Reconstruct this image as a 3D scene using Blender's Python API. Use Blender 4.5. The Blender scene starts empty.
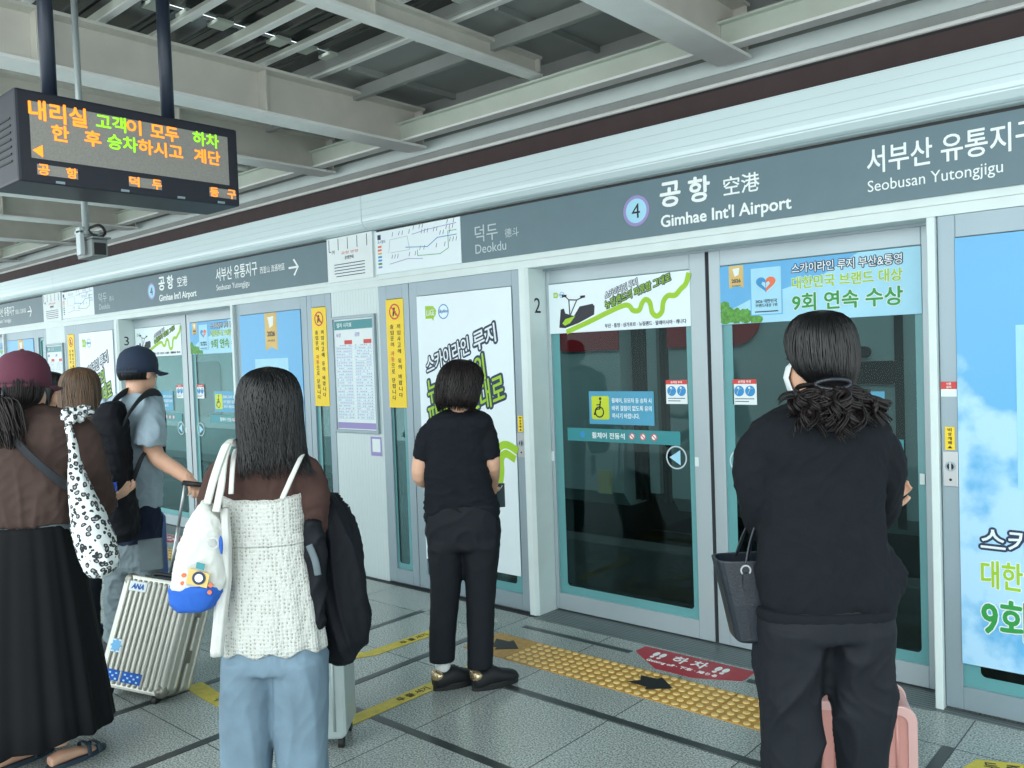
import bpy, bmesh, math, random
import numpy as np
from mathutils import Vector, Matrix
R = math.radians
random.seed(7)
scene = bpy.context.scene
COL = scene.collection

# ------------------------------------------------------------------ camera
CAM_F, YAW, PITCH, ROLL, EYE = 847.39, 0.723964, -0.03242, -0.035757, 1.6
cam_data = bpy.data.cameras.new('camera')
cam_data.sensor_width = 36.0
cam_data.lens = CAM_F * 36.0 / 1024.0
cam_data.clip_start = 0.05
cam_data.clip_end = 300
cam = bpy.data.objects.new('camera', cam_data)
COL.objects.link(cam)
_f = Vector((-math.sin(YAW) * math.cos(PITCH), math.cos(YAW) * math.cos(PITCH), math.sin(PITCH)))
_r = Vector((math.cos(YAW), math.sin(YAW), 0))
_u = _r.cross(_f)
_r2 = math.cos(ROLL) * _r + math.sin(ROLL) * _u
_u2 = -math.sin(ROLL) * _r + math.cos(ROLL) * _u
cam.matrix_world = Matrix(((_r2.x, _u2.x, -_f.x, 0), (_r2.y, _u2.y, -_f.y, 0), (_r2.z, _u2.z, -_f.z, EYE), (0, 0, 0, 1)))
scene.camera = cam

# ------------------------------------------------------------------ light
world = bpy.data.worlds.new('overcast_sky')
scene.world = world
world.use_nodes = True
wn = world.node_tree.nodes
wl = world.node_tree.links
wn.clear()
w_out = wn.new('ShaderNodeOutputWorld')
w_bg = wn.new('ShaderNodeBackground')
w_tc = wn.new('ShaderNodeTexCoord')
w_sep = wn.new('ShaderNodeSeparateXYZ')
w_ramp = wn.new('ShaderNodeValToRGB')
w_map = wn.new('ShaderNodeMapRange')
w_map.inputs[1].default_value = -0.4
w_map.inputs[2].default_value = 0.6
wl.new(w_tc.outputs['Generated'], w_sep.inputs[0])
wl.new(w_sep.outputs['Z'], w_map.inputs[0])
wl.new(w_map.outputs[0], w_ramp.inputs[0])
wl.new(w_ramp.outputs[0], w_bg.inputs[0])
wl.new(w_bg.outputs[0], w_out.inputs[0])
cr = w_ramp.color_ramp
cr.elements[0].position = 0.0
cr.elements[0].color = (1.35, 1.40, 1.38, 1)
cr.elements[1].position = 1.0
cr.elements[1].color = (0.86, 0.98, 1.0, 1)
e = cr.elements.new(0.38); e.color = (1.15, 1.2, 1.2, 1)
e = cr.elements.new(0.44); e.color = (0.84, 0.96, 0.98, 1)
w_bg.inputs[1].default_value = 2.1

sun_d = bpy.data.lights.new('hazy_sun', 'SUN')
sun_d.energy = 1.8
sun_d.angle = R(50)
sun_d.color = (0.92, 1.0, 1.0)
sun = bpy.data.objects.new('hazy_sun', sun_d)
COL.objects.link(sun)
sun.rotation_euler = Vector((-0.25, 0.90, -0.42)).to_track_quat('-Z', 'Y').to_euler()

scene.view_settings.view_transform = 'Standard'
scene.view_settings.look = 'None'
scene.view_settings.gamma = 1.0
scene.view_settings.use_curve_mapping = False
scene.view_settings.exposure = -0.04
scene.cycles.max_bounces = 8
scene.cycles.transparent_max_bounces = 12
scene.cycles.caustics_reflective = False
scene.cycles.caustics_refractive = False
scene.cycles.use_denoising = True

# ------------------------------------------------------------------ materials
def s2l(c):
    return tuple(((v / 255.0) / 12.92 if v / 255.0 <= 0.04045 else ((v / 255.0 + 0.055) / 1.055) ** 2.4) for v in c)

def new_mat(name):
    m = bpy.data.materials.new(name)
    m.use_nodes = True
    nt = m.node_tree
    return m, nt, nt.nodes['Principled BSDF']

def mat(name, rgb, rough=0.6, metal=0.0, var=0.06, scale=8.0, bump=0.0, bscale=60.0, spec=0.5, sheen=0.0, emit=0.0, stretch=None):
    m, nt, p = new_mat(name)
    c = s2l(rgb)
    tc = nt.nodes.new('ShaderNodeTexCoord')
    mp = nt.nodes.new('ShaderNodeMapping')
    nt.links.new(tc.outputs['Object'], mp.inputs[0])
    if stretch:
        mp.inputs['Scale'].default_value = stretch
    nz = nt.nodes.new('ShaderNodeTexNoise')
    nz.inputs['Scale'].default_value = scale
    nz.inputs['Detail'].default_value = 5
    nt.links.new(mp.outputs[0], nz.inputs['Vector'])
    rp = nt.nodes.new('ShaderNodeValToRGB')
    rp.color_ramp.elements[0].position = 0.3
    rp.color_ramp.elements[1].position = 0.7
    rp.color_ramp.elements[0].color = tuple(max(0, v * (1 - var)) for v in c) + (1,)
    rp.color_ramp.elements[1].color = tuple(min(1, v * (1 + var)) for v in c) + (1,)
    nt.links.new(nz.outputs[0], rp.inputs[0])
    nt.links.new(rp.outputs[0], p.inputs['Base Color'])
    p.inputs['Roughness'].default_value = rough
    p.inputs['Metallic'].default_value = metal
    p.inputs['Specular IOR Level'].default_value = spec
    if sheen:
        p.inputs['Sheen Weight'].default_value = sheen
    if emit:
        nt.links.new(rp.outputs[0], p.inputs['Emission Color'])
        p.inputs['Emission Strength'].default_value = emit
    if bump:
        n2 = nt.nodes.new('ShaderNodeTexNoise')
        n2.inputs['Scale'].default_value = bscale
        n2.inputs['Detail'].default_value = 4
        nt.links.new(mp.outputs[0], n2.inputs['Vector'])
        b = nt.nodes.new('ShaderNodeBump')
        b.inputs['Strength'].default_value = bump
        b.inputs['Distance'].default_value = 0.01
        nt.links.new(n2.outputs[0], b.inputs['Height'])
        nt.links.new(b.outputs[0], p.inputs['Normal'])
    return m

def wave_bump_mat(name, rgb, axis, freq, strength=0.5, rough=0.4, metal=0.0, dark=0.75, width=0.1):
    """a sheet with fine parallel grooves across AXIS, FREQ grooves per metre"""
    m, nt, p = new_mat(name)
    c = s2l(rgb)
    tc = nt.nodes.new('ShaderNodeTexCoord')
    sp = nt.nodes.new('ShaderNodeSeparateXYZ')
    nt.links.new(tc.outputs['Object'], sp.inputs[0])
    mu = nt.nodes.new('ShaderNodeMath'); mu.operation = 'MULTIPLY'; mu.inputs[1].default_value = freq
    nt.links.new(sp.outputs[axis], mu.inputs[0])
    fr = nt.nodes.new('ShaderNodeMath'); fr.operation = 'FRACT'
    nt.links.new(mu.outputs[0], fr.inputs[0])
    rp = nt.nodes.new('ShaderNodeValToRGB')
    rp.color_ramp.elements[0].position = 0.0
    rp.color_ramp.elements[0].color = tuple(v * dark for v in c) + (1,)
    rp.color_ramp.elements[1].position = width
    rp.color_ramp.elements[1].color = c + (1,)
    nt.links.new(fr.outputs[0], rp.inputs[0])
    nt.links.new(rp.outputs[0], p.inputs['Base Color'])
    b = nt.nodes.new('ShaderNodeBump'); b.inputs['Strength'].default_value = strength; b.inputs['Distance'].default_value = 0.004
    r2 = nt.nodes.new('ShaderNodeValToRGB')
    r2.color_ramp.elements[0].position = 0.0
    r2.color_ramp.elements[0].color = (0, 0, 0, 1)
    r2.color_ramp.elements[1].position = width
    nt.links.new(fr.outputs[0], r2.inputs[0])
    nt.links.new(r2.outputs[0], b.inputs['Height'])
    nt.links.new(b.outputs[0], p.inputs['Normal'])
    p.inputs['Roughness'].default_value = rough
    p.inputs['Metallic'].default_value = metal
    return m

def glass_mat(name, tint, refl=1.0, rough=0.0):
    m, nt, p = new_mat(name)
    nt.nodes.remove(p)
    out = nt.nodes['Material Output']
    tr = nt.nodes.new('ShaderNodeBsdfTransparent'); tr.inputs[0].default_value = tint + (1,)
    gl = nt.nodes.new('ShaderNodeBsdfGlossy'); gl.inputs['Roughness'].default_value = rough
    gl.inputs[0].default_value = (0.85, 1.0, 1.0, 1)
    fr = nt.nodes.new('ShaderNodeFresnel'); fr.inputs[0].default_value = 1.5
    mu = nt.nodes.new('ShaderNodeMath'); mu.operation = 'MULTIPLY'; mu.inputs[1].default_value = refl; mu.use_clamp = True
    nt.links.new(fr.outputs[0], mu.inputs[0])
    mx = nt.nodes.new('ShaderNodeMixShader')
    nt.links.new(mu.outputs[0], mx.inputs[0])
    nt.links.new(tr.outputs[0], mx.inputs[1])
    nt.links.new(gl.outputs[0], mx.inputs[2])
    nt.links.new(mx.outputs[0], out.inputs[0])
    return m

def floor_mat():
    m, nt, p = new_mat('granite_tiles')
    L = nt.links
    tc = nt.nodes.new('ShaderNodeTexCoord')
    sp = nt.nodes.new('ShaderNodeSeparateXYZ')
    L.new(tc.outputs['Object'], sp.inputs[0])
    def M(op, a, b=None):
        n = nt.nodes.new('ShaderNodeMath'); n.operation = op
        if isinstance(a, (int, float)): n.inputs[0].default_value = a
        else: L.new(a, n.inputs[0])
        if b is not None:
            if isinstance(b, (int, float)): n.inputs[1].default_value = b
            else: L.new(b, n.inputs[1])
        return n.outputs[0]
    def cell(o, off, step):
        t = M('DIVIDE', M('ADD', o, off), step)
        fr = M('FRACT', t)
        d = M('ABSOLUTE', M('SUBTRACT', fr, 0.5))
        return M('FLOOR', t), M('GREATER_THAN', d, 0.5 - 0.0028 / step)
    cx, jx = cell(sp.outputs['X'], 0.907 + 61.65, 0.6165)
    cy, jy = cell(sp.outputs['Y'], -3.57 + 60.0, 0.600)
    joint = M('MAXIMUM', jx, jy)
    cv = nt.nodes.new('ShaderNodeCombineXYZ')
    L.new(cx, cv.inputs[0]); L.new(cy, cv.inputs[1])
    wn_ = nt.nodes.new('ShaderNodeTexWhiteNoise')
    L.new(cv.outputs[0], wn_.inputs[0])
    n1 = nt.nodes.new('ShaderNodeTexNoise'); n1.inputs['Scale'].default_value = 130; n1.inputs['Detail'].default_value = 2
    n2 = nt.nodes.new('ShaderNodeTexNoise'); n2.inputs['Scale'].default_value = 3.0; n2.inputs['Detail'].default_value = 4
    L.new(tc.outputs['Object'], n1.inputs['Vector']); L.new(tc.outputs['Object'], n2.inputs['Vector'])
    rp = nt.nodes.new('ShaderNodeValToRGB')
    rp.color_ramp.elements[0].position = 0.33; rp.color_ramp.elements[0].color = s2l((98, 106, 105)) + (1,)
    rp.color_ramp.elements[1].position = 0.66; rp.color_ramp.elements[1].color = s2l((188, 196, 192)) + (1,)
    L.new(n1.outputs[0], rp.inputs[0])
    val = M('ADD', M('MULTIPLY', wn_.outputs[0], 0.16), M('ADD', M('MULTIPLY', n2.outputs[0], 0.24), 0.80))
    hs = nt.nodes.new('ShaderNodeHueSaturation')
    L.new(rp.outputs[0], hs.inputs['Color']); L.new(val, hs.inputs['Value'])
    mx = nt.nodes.new('ShaderNodeMix'); mx.data_type = 'RGBA'
    L.new(joint, mx.inputs[0]); L.new(hs.outputs[0], mx.inputs[6]); mx.inputs[7].default_value = s2l((70, 76, 76)) + (1,)
    L.new(mx.outputs[2], p.inputs['Base Color'])
    rr = M('ADD', M('MULTIPLY', n2.outputs[0], 0.16), 0.16)
    L.new(rr, p.inputs['Roughness'])
    return m

def leopard_mat():
    m, nt, p = new_mat('leopard_print')
    L = nt.links
    tc = nt.nodes.new('ShaderNodeTexCoord')
    nz = nt.nodes.new('ShaderNodeTexNoise'); nz.inputs['Scale'].default_value = 30
    L.new(tc.outputs['Object'], nz.inputs['Vector'])
    ad = nt.nodes.new('ShaderNodeMix'); ad.data_type = 'RGBA'; ad.blend_type = 'LINEAR_LIGHT'; ad.inputs[0].default_value = 0.012
    L.new(tc.outputs['Object'], ad.inputs[6]); L.new(nz.outputs['Color'], ad.inputs[7])
    vo = nt.nodes.new('ShaderNodeTexVoronoi'); vo.inputs['Scale'].default_value = 46
    L.new(ad.outputs[2], vo.inputs['Vector'])
    rp = nt.nodes.new('ShaderNodeValToRGB')
    rp.color_ramp.interpolation = 'LINEAR'
    els = rp.color_ramp.elements
    els[0].position = 0.0; els[0].color = (0.30, 0.31, 0.32, 1)
    els[1].position = 1.0; els[1].color = (0.80, 0.84, 0.84, 1)
    for pos, c in ((0.20, (0.30, 0.31, 0.32, 1)), (0.25, (0.02, 0.025, 0.03, 1)), (0.43, (0.02, 0.025, 0.03, 1)), (0.48, (0.80, 0.84, 0.84, 1))):
        e_ = els.new(pos); e_.color = c
    L.new(vo.outputs['Distance'], rp.inputs[0])
    L.new(rp.outputs[0], p.inputs['Base Color'])
    p.inputs['Roughness'].default_value = 0.85
    return m

def crochet_mat():
    """open crochet: rows of small holes"""
    m, nt, p = new_mat('white_crochet')
    L = nt.links
    tc = nt.nodes.new('ShaderNodeTexCoord')
    mp = nt.nodes.new('ShaderNodeMapping'); mp.inputs['Scale'].default_value = (105, 105, 80)
    L.new(tc.outputs['Object'], mp.inputs[0])
    w1 = nt.nodes.new('ShaderNodeTexVoronoi'); w1.inputs['Scale'].default_value = 1.0; w1.inputs['Randomness'].default_value = 0.35
    L.new(mp.outputs[0], w1.inputs['Vector'])
    rp = nt.nodes.new('ShaderNodeValToRGB')
    rp.color_ramp.elements[0].position = 0.16; rp.color_ramp.elements[0].color = s2l((150, 147, 140)) + (1,)
    rp.color_ramp.elements[1].position = 0.36; rp.color_ramp.elements[1].color = s2l((200, 202, 197)) + (1,)
    L.new(w1.outputs['Distance'], rp.inputs[0])
    L.new(rp.outputs[0], p.inputs['Base Color'])
    b = nt.nodes.new('ShaderNodeBump'); b.inputs['Strength'].default_value = 0.8; b.inputs['Distance'].default_value = 0.006
    L.new(w1.outputs['Distance'], b.inputs['Height']); L.new(b.outputs[0], p.inputs['Normal'])
    p.inputs['Roughness'].default_value = 0.9
    return m

def sky_print_mat():
    """printed blue sky with white clouds low down (a poster)"""
    m, nt, p = new_mat('sky_print')
    L = nt.links
    tc = nt.nodes.new('ShaderNodeTexCoord')
    nz = nt.nodes.new('ShaderNodeTexNoise'); nz.inputs['Scale'].default_value = 3.2; nz.inputs['Detail'].default_value = 6
    L.new(tc.outputs['Object'], nz.inputs['Vector'])
    sp = nt.nodes.new('ShaderNodeSeparateXYZ'); L.new(tc.outputs['Object'], sp.inputs[0])
    mr = nt.nodes.new('ShaderNodeMapRange')
    mr.inputs[1].default_value = 0.95; mr.inputs[2].default_value = 1.55; mr.inputs[3].default_value = 0.12; mr.inputs[4].default_value = -0.34
    L.new(sp.outputs['Z'], mr.inputs[0])
    ad = nt.nodes.new('ShaderNodeMath'); ad.operation = 'ADD'
    L.new(nz.outputs[0], ad.inputs[0]); L.new(mr.outputs[0], ad.inputs[1])
    rp = nt.nodes.new('ShaderNodeValToRGB')
    rp.color_ramp.elements[0].position = 0.50; rp.color_ramp.elements[0].color = s2l((104, 178, 226)) + (1,)
    rp.color_ramp.elements[1].position = 0.60; rp.color_ramp.elements[1].color = s2l((176, 218, 246)) + (1,)
    L.new(ad.outputs[0], rp.inputs[0]); L.new(rp.outputs[0], p.inputs['Base Color'])
    p.inputs['Roughness'].default_value = 0.35
    return m

MT = dict(
    floor=floor_mat(),
    header=wave_bump_mat('grooved_aluminium', (208, 227, 231), 'Z', 22.0, 0.6, 0.32, 0.15, 0.80, 0.12),
    ribbed=wave_bump_mat('ribbed_aluminium', (205, 220, 221), 'X', 30.0, 0.7, 0.38, 0.1, 0.88, 0.16),
    white_metal=mat('white_painted_metal', (214, 228, 228), 0.42, 0, 0.03),
    frame=mat('satin_aluminium', (150, 167, 176), 0.38, 0.35, 0.04, 3, stretch=(1, 1, 0.2)),
    doorframe=mat('door_aluminium', (172, 186, 192), 0.36, 0.3, 0.04, 3, stretch=(1, 1, 0.2)),
    brown=mat('brown_soffit', (72, 58, 60), 0.7, 0, 0.1),
    black=mat('matt_black', (24, 26, 28), 0.55),
    seal=mat('rubber_seal', (36, 42, 48), 0.7),
    teal=mat('teal_glass_border', (98, 156, 160), 0.2, 0, 0.03),
    glass=glass_mat('tinted_door_glass', (0.50, 0.63, 0.64), 0.30),
    sign=mat('slate_sign', (98, 122, 132), 0.45, 0, 0.03),
    whitetext=mat('white_vinyl', (236, 244, 244), 0.5, 0, 0.01),
    greytext=mat('pale_grey_vinyl', (186, 202, 208), 0.5, 0, 0.01),
    blacktext=mat('black_vinyl', (28, 34, 40), 0.5, 0, 0.01),
    navytext=mat('navy_print', (36, 52, 84), 0.5, 0, 0.02),
    paper=mat('white_paper', (226, 236, 238), 0.55, 0, 0.02),
    poster=mat('white_poster', (226, 240, 246), 0.35, 0, 0.01),
    skyprint=sky_print_mat(),
    lime=mat('lime_print', (156, 200, 40), 0.5, 0, 0.03),
    green=mat('green_print', (44, 150, 70), 0.5, 0, 0.03),
    leaf=mat('leafy_print', (86, 150, 62), 0.5, 0, 0.35, 60),
    palecard=mat('pale_blue_print', (160, 214, 236), 0.4, 0, 0.04),
    skyblue=mat('sky_blue_print', (96, 172, 222), 0.4, 0, 0.03),
    blue=mat('blue_print', (48, 140, 200), 0.4, 0, 0.03),
    orange=mat('orange_print', (228, 112, 70), 0.4, 0, 0.03),
    gold=mat('gold_print', (214, 182, 108), 0.45, 0, 0.08),
    red=mat('red_vinyl', (204, 66, 62), 0.45, 0, 0.05),
    floorred=mat('worn_red_floor_vinyl', (168, 44, 56), 0.4, 0, 0.12, 30),
    yellow=mat('yellow_vinyl', (244, 210, 44), 0.45, 0, 0.05),
    flooryellow=mat('worn_yellow_floor_vinyl', (206, 186, 52), 0.4, 0, 0.14, 25),
    stud=mat('worn_stud_tops', (214, 184, 118), 0.45, 0, 0.1, 30),
    tactile=mat('tactile_yellow', (184, 140, 62), 0.45, 0, 0.16, 30),
    darkstone=mat('dark_stone_strip', (52, 58, 60), 0.3, 0, 0.15, 60),
    grate=wave_bump_mat('grooved_threshold', (120, 130, 132), 'Y', 42.0, 1.0, 0.4, 0.5, 0.35, 0.4),
    lilac=mat('lilac_print', (150, 140, 196), 0.4, 0, 0.03),
    stickerteal=mat('teal_vinyl_band', (52, 138, 146), 0.35, 0, 0.03),
    stickerblue=mat('blue_vinyl', (74, 156, 190), 0.35, 0, 0.03),
    stickeryellow=mat('lime_yellow_vinyl', (196, 212, 40), 0.35, 0, 0.03),
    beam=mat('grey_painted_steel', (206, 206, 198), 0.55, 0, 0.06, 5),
    flange=mat('lit_pale_steel', (236, 241, 239), 0.5, 0, 0.05, 5),  # paler than the webs: light on lower flanges put into the colour
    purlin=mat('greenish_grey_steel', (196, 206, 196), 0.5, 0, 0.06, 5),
    deck=mat('dark_roof_glazing', (30, 38, 38), 0.12, 0, 0.3, 2),
    softpanel=mat('grey_roof_sheet', (150, 156, 154), 0.5, 0, 0.08, 3),
    casing=mat('dark_blue_grey_casing', (32, 36, 47), 0.45, 0, 0.06),
    ledpanel=mat('led_panel_grey', (150, 148, 142), 0.5, 0, 0.1, 120),
    ledorange=mat('lit_orange_led', (255, 140, 36), 0.5, 0, 0.0, emit=1.5),
    ledgreen=mat('lit_green_led', (150, 230, 30), 0.5, 0, 0.0, emit=1.0),
    polegrey=mat('grey_pole', (170, 182, 184), 0.4, 0.2, 0.03),
    poledark=mat('dark_blue_pole', (40, 50, 66), 0.4, 0.1, 0.05),
    camgrey=mat('camera_casing', (120, 128, 128), 0.5, 0.1, 0.06),
    train=mat('train_body', (176, 190, 188), 0.35, 0.1, 0.04, 2),
    trainred=mat('train_red_band', (178, 30, 40), 0.35, 0, 0.05),
    traindark=mat('train_dark_glass', (26, 36, 38), 0.1, 0, 0.05),
    bellows=mat('rubber_bellows', (20, 22, 24), 0.6, 0, 0.1),
    concrete=mat('track_concrete', (84, 86, 84), 0.85, 0, 0.2, 6, 0.3, 30),
    trackdark=mat('track_bed', (34, 34, 33), 0.9, 0, 0.3, 9, 0.6, 30),
    rail=mat('steel_rail', (120, 112, 104), 0.35, 0.8, 0.15),
    metal=mat('brushed_steel', (186, 190, 192), 0.3, 0.8, 0.04),
    skin=mat('skin', (214, 168, 142), 0.5, 0, 0.05, 14),
    eyewhite=mat('eye', (40, 30, 28), 0.3),
    lips=mat('lips', (176, 96, 90), 0.5),
    hair_black=mat('black_hair', (11, 11, 14), 0.34, 0, 0.35, 40, stretch=(1, 1, 0.08), spec=0.5),
    hair_dark=mat('dark_brown_hair', (25, 19, 20), 0.42, 0, 0.4, 40, stretch=(1, 1, 0.08), spec=0.3),
    hair_brown=mat('light_brown_hair', (98, 76, 58), 0.42, 0, 0.4, 40, stretch=(1, 1, 0.08)),
    black_cloth=mat('black_cotton', (20, 24, 31), 0.85, 0, 0.08, 20, 0.12, 300, spec=0.22),
    black_knit=mat('black_knit', (20, 24, 30), 0.9, 0, 0.1, 20, 0.25, 350, spec=0.22),
    black_trouser=mat('black_trouser_cloth', (23, 27, 34), 0.72, 0, 0.06, 20, 0.08, 300, spec=0.25),
    skirt=mat('black_skirt_cloth', (14, 15, 19), 0.8, 0, 0.1, 20, spec=0.22),
    brown_cloth=mat('brown_cloth', (72, 57, 53), 0.88, 0, 0.1, 20, 0.15, 260, spec=0.22),
    brown_rib=mat('dark_brown_jersey', (74, 54, 50), 0.88, 0, 0.08, 20, 0.15, 260, spec=0.22),
    grey_cloth=mat('grey_blue_cloth', (98, 110, 116), 0.88, 0, 0.1, 20),
    tee_blue=mat('pale_blue_grey_cotton', (154, 174, 186), 0.88, 0, 0.06, 12, 0.1, 260),
    cargo=mat('grey_cargo_cloth', (106, 120, 126), 0.88, 0, 0.1, 14, 0.1, 260),
    navy_cloth=mat('navy_cloth', (34, 42, 62), 0.85, 0, 0.08, 20, spec=0.22),
    denim=mat('pale_denim', (108, 130, 146), 0.88, 0, 0.14, 9, 0.15, 300),
    maroon=mat('maroon_cap_cloth', (92, 44, 62), 0.85, 0, 0.06, 20, 0.1, 260),
    navycap=mat('navy_cap_cloth', (32, 46, 68), 0.85, 0, 0.06, 20, 0.1, 260),
    canvas=mat('white_canvas', (204, 206, 200), 0.9, 0, 0.04, 20, 0.12, 260),
    royal=mat('royal_blue_canvas', (36, 92, 184), 0.85, 0, 0.06),
    leather=mat('black_leather', (28, 34, 43), 0.35, 0, 0.1, 40, 0.15, 160),
    strapblack=mat('black_webbing', (28, 32, 38), 0.8, 0, 0.08),
    packblack=mat('black_pack_cloth', (18, 20, 26), 0.75, 0, 0.1, 16, 0.12, 160, spec=0.22),
    jacket=mat('black_jacket_cloth', (19, 22, 29), 0.7, 0, 0.1, 14, 0.1, 200, spec=0.22),
    zip=mat('zip_metal', (150, 156, 160), 0.35, 0.8),
    leopard=leopard_mat(),
    crochet=crochet_mat(),
    whiteknit=mat('white_strap_knit', (206, 207, 203), 0.9, 0, 0.04, 30, 0.2, 300),
    silver=mat('silver_suitcase_shell', (204, 205, 196), 0.34, 0.35, 0.05, 4),
    silverdark=mat('suitcase_frame_metal', (150, 148, 138), 0.35, 0.7, 0.08),
    mint=mat('pale_silver_shell', (176, 190, 190), 0.35, 0.2, 0.05),
    pink=mat('rose_suitcase_shell', (198, 142, 134), 0.35, 0.05, 0.04, 6),
    pinkrim=mat('rose_suitcase_rim', (214, 172, 168), 0.35, 0.2, 0.04),
    bluecase=mat('blue_suitcase_shell', (44, 70, 140), 0.4, 0, 0.05),
    socks=mat('white_sock', (226, 230, 230), 0.9),
    shoe=mat('black_sneaker', (17, 19, 24), 0.6, 0, 0.08, 20),
    goldheel=mat('gold_heel_patch', (206, 184, 148), 0.25, 0.8, 0.05),
    sandal=mat('dark_sandal', (42, 58, 72), 0.6),
    maskwhite=mat('white_face_mask', (228, 236, 240), 0.85),
    maskblack=mat('black_face_mask', (26, 28, 32), 0.85),
    phone=mat('phone_case_teal', (36, 62, 70), 0.35, 0, 0.05),
    bottle=mat('blue_bottle', (44, 78, 176), 0.3, 0, 0.05),
    platform=mat('platform_edge_concrete', (126, 132, 130), 0.8, 0, 0.1, 4),
    cream=mat('cream_plate', (196, 192, 140), 0.6, 0, 0.05),
)

# ------------------------------------------------------------------ geometry helpers
class MB:
    """collects shapes, in world coordinates, for ONE mesh object"""
    def __init__(s):
        s.v = []; s.f = []
    def add(s, vs, fs):
        o = len(s.v)
        s.v += [tuple(map(float, p)) for p in vs]
        s.f += [tuple(i + o for i in f) for f in fs]
        return s
    def hexa(s, c):
        return s.add(c, [(0, 3, 2, 1), (4, 5, 6, 7), (0, 1, 5, 4), (1, 2, 6, 5), (2, 3, 7, 6), (3, 0, 4, 7)])
    def box(s, x0, x1, y0, y1, z0, z1):
        return s.hexa([(x0, y0, z0), (x1, y0, z0), (x1, y1, z0), (x0, y1, z0), (x0, y0, z1), (x1, y0, z1), (x1, y1, z1), (x0, y1, z1)])
    def obox(s, o, a, b, c, la, lb, lc):
        """box from corner o along unit vectors a, b, c"""
        o, a, b, c = Vector(o), Vector(a) * la, Vector(b) * lb, Vector(c) * lc
        return s.hexa([o, o + a, o + a + b, o + b, o + c, o + a + c, o + a + b + c, o + b + c])
    def prism(s, pts, d):
        """polygon pts (3D, planar) extruded by vector d"""
        d = Vector(d); n = len(pts)
        vs = [Vector(p) for p in pts] + [Vector(p) + d for p in pts]
        fs = [tuple(range(n))[::-1], tuple(range(n, 2 * n))] + [(i, (i + 1) % n, n + (i + 1) % n, n + i) for i in range(n)]
        return s.add(vs, fs)
    def rings(s, rs, cap=True, closed=True):
        n = len(rs[0]); vs = [p for r in rs for p in r]; fs = []
        for k in range(len(rs) - 1):
            for i in range(n if closed else n - 1):
                j = (i + 1) % n
                fs.append((k * n + i, k * n + j, (k + 1) * n + j, (k + 1) * n + i))
        if cap and closed:
            fs.append(tuple(range(n))[::-1]); fs.append(tuple(range((len(rs) - 1) * n, len(rs) * n)))
        return s.add(vs, fs)
    def tube(s, pts, rad, n=10, flat=1.0, ref=None):
        P = [Vector(p) for p in pts]; m = len(P)
        if not isinstance(rad, (list, tuple)): rad = [rad] * m
        rs = []; u = None
        for i in range(m):
            t = (P[min(i + 1, m - 1)] - P[max(i - 1, 0)])
            if t.length < 1e-9: t = Vector((0, 0, 1))
            t.normalize()
            if u is None:
                h = Vector(ref) if ref is not None else (Vector((0, 1, 0)) if abs(t.y) < 0.9 else Vector((1, 0, 0)))
                u = h
            elif ref is not None:
                u = Vector(ref)
            u = u - t * u.dot(t)
            if u.length < 1e-6: u = t.orthogonal()
            u.normalize(); w = t.cross(u)
            r = rad[i]; ra, rb = (r if isinstance(r, (list, tuple)) else (r, r * flat))
            rs.append([P[i] + u * (ra * math.cos(2 * math.pi * k / n)) + w * (rb * math.sin(2 * math.pi * k / n)) for k in range(n)])
        return s.rings(rs)
    def ell(s, c, rx, ry, rz, nu=16, nv=10, rot=None):
        c = Vector(c); rs = []
        for j in range(nv + 1):
            ph = -math.pi / 2 + math.pi * (j * 0.98 + 0.01 * nv) / nv
            r = []
            for i in range(nu):
                th = 2 * math.pi * i / nu
                p = Vector((rx * math.cos(ph) * math.cos(th), ry * math.cos(ph) * math.sin(th), rz * math.sin(ph)))
                if rot is not None: p = rot @ p
                r.append(c + p)
            rs.append(r)
        return s.rings(rs)
    def cyl(s, a, b, r, n=16):
        return s.tube([a, b], r, n)
    def disk(s, c, nrm, r, th=0.002, n=28, right=None):
        c = Vector(c); nrm = Vector(nrm).normalized()
        return s.tube([c, c + nrm * th], r, n)
    def annulus(s, c, nrm, r0, r1, th=0.002, n=32, a0=0.0, a1=360.0):
        c = Vector(c); nrm = Vector(nrm).normalized(); u = nrm.orthogonal()
        if abs(nrm.y) > 0.9: u = Vector((1, 0, 0))
        if abs(nrm.z) > 0.9: u = Vector((1, 0, 0))
        w = nrm.cross(u); full = abs(a1 - a0) >= 359.9
        m = n if full else n + 1
        rs = []
        for i in range(m):
            a = R(a0 + (a1 - a0) * i / n); d = u * math.cos(a) + w * math.sin(a)
            rs.append([c + d * r0, c + d * r1, c + d * r1 + nrm * th, c + d * r0 + nrm * th])
        if full:
            rs.append(rs[0])
            return s.rings(rs, cap=False)
        return s.rings(rs)
    def mesh(s, name):
        me = bpy.data.meshes.new(name)
        me.from_pydata(s.v, [], s.f)
        me.update()
        return me

def link(name, me, m, parent=None, smooth=False, bevel=0.0, recalc=True, seg=2):
    if recalc or bevel:
        bm = bmesh.new(); bm.from_mesh(me)
        if bevel:
            es = [e_ for e_ in bm.edges if len(e_.link_faces) == 2 and e_.calc_face_angle(0) > 0.6]
            bmesh.ops.bevel(bm, geom=es, offset=bevel, segments=seg, affect='EDGES', profile=0.6, clamp_overlap=True)
        bmesh.ops.recalc_face_normals(bm, faces=bm.faces)
        bm.to_mesh(me); bm.free()
    if parent is not None:
        me.transform(Matrix.Translation(-world_loc(parent)))
    me.materials.clear()
    me.materials.append(MT[m] if isinstance(m, str) else m)
    if smooth:
        for p in me.polygons: p.use_smooth = True
    o = bpy.data.objects.new(name, me)
    COL.objects.link(o)
    if parent is not None:
        o.parent = parent
    return o

def world_loc(o):
    v = Vector((0, 0, 0))
    while o is not None:
        v = v + o.location; o = o.parent
    return v

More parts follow.
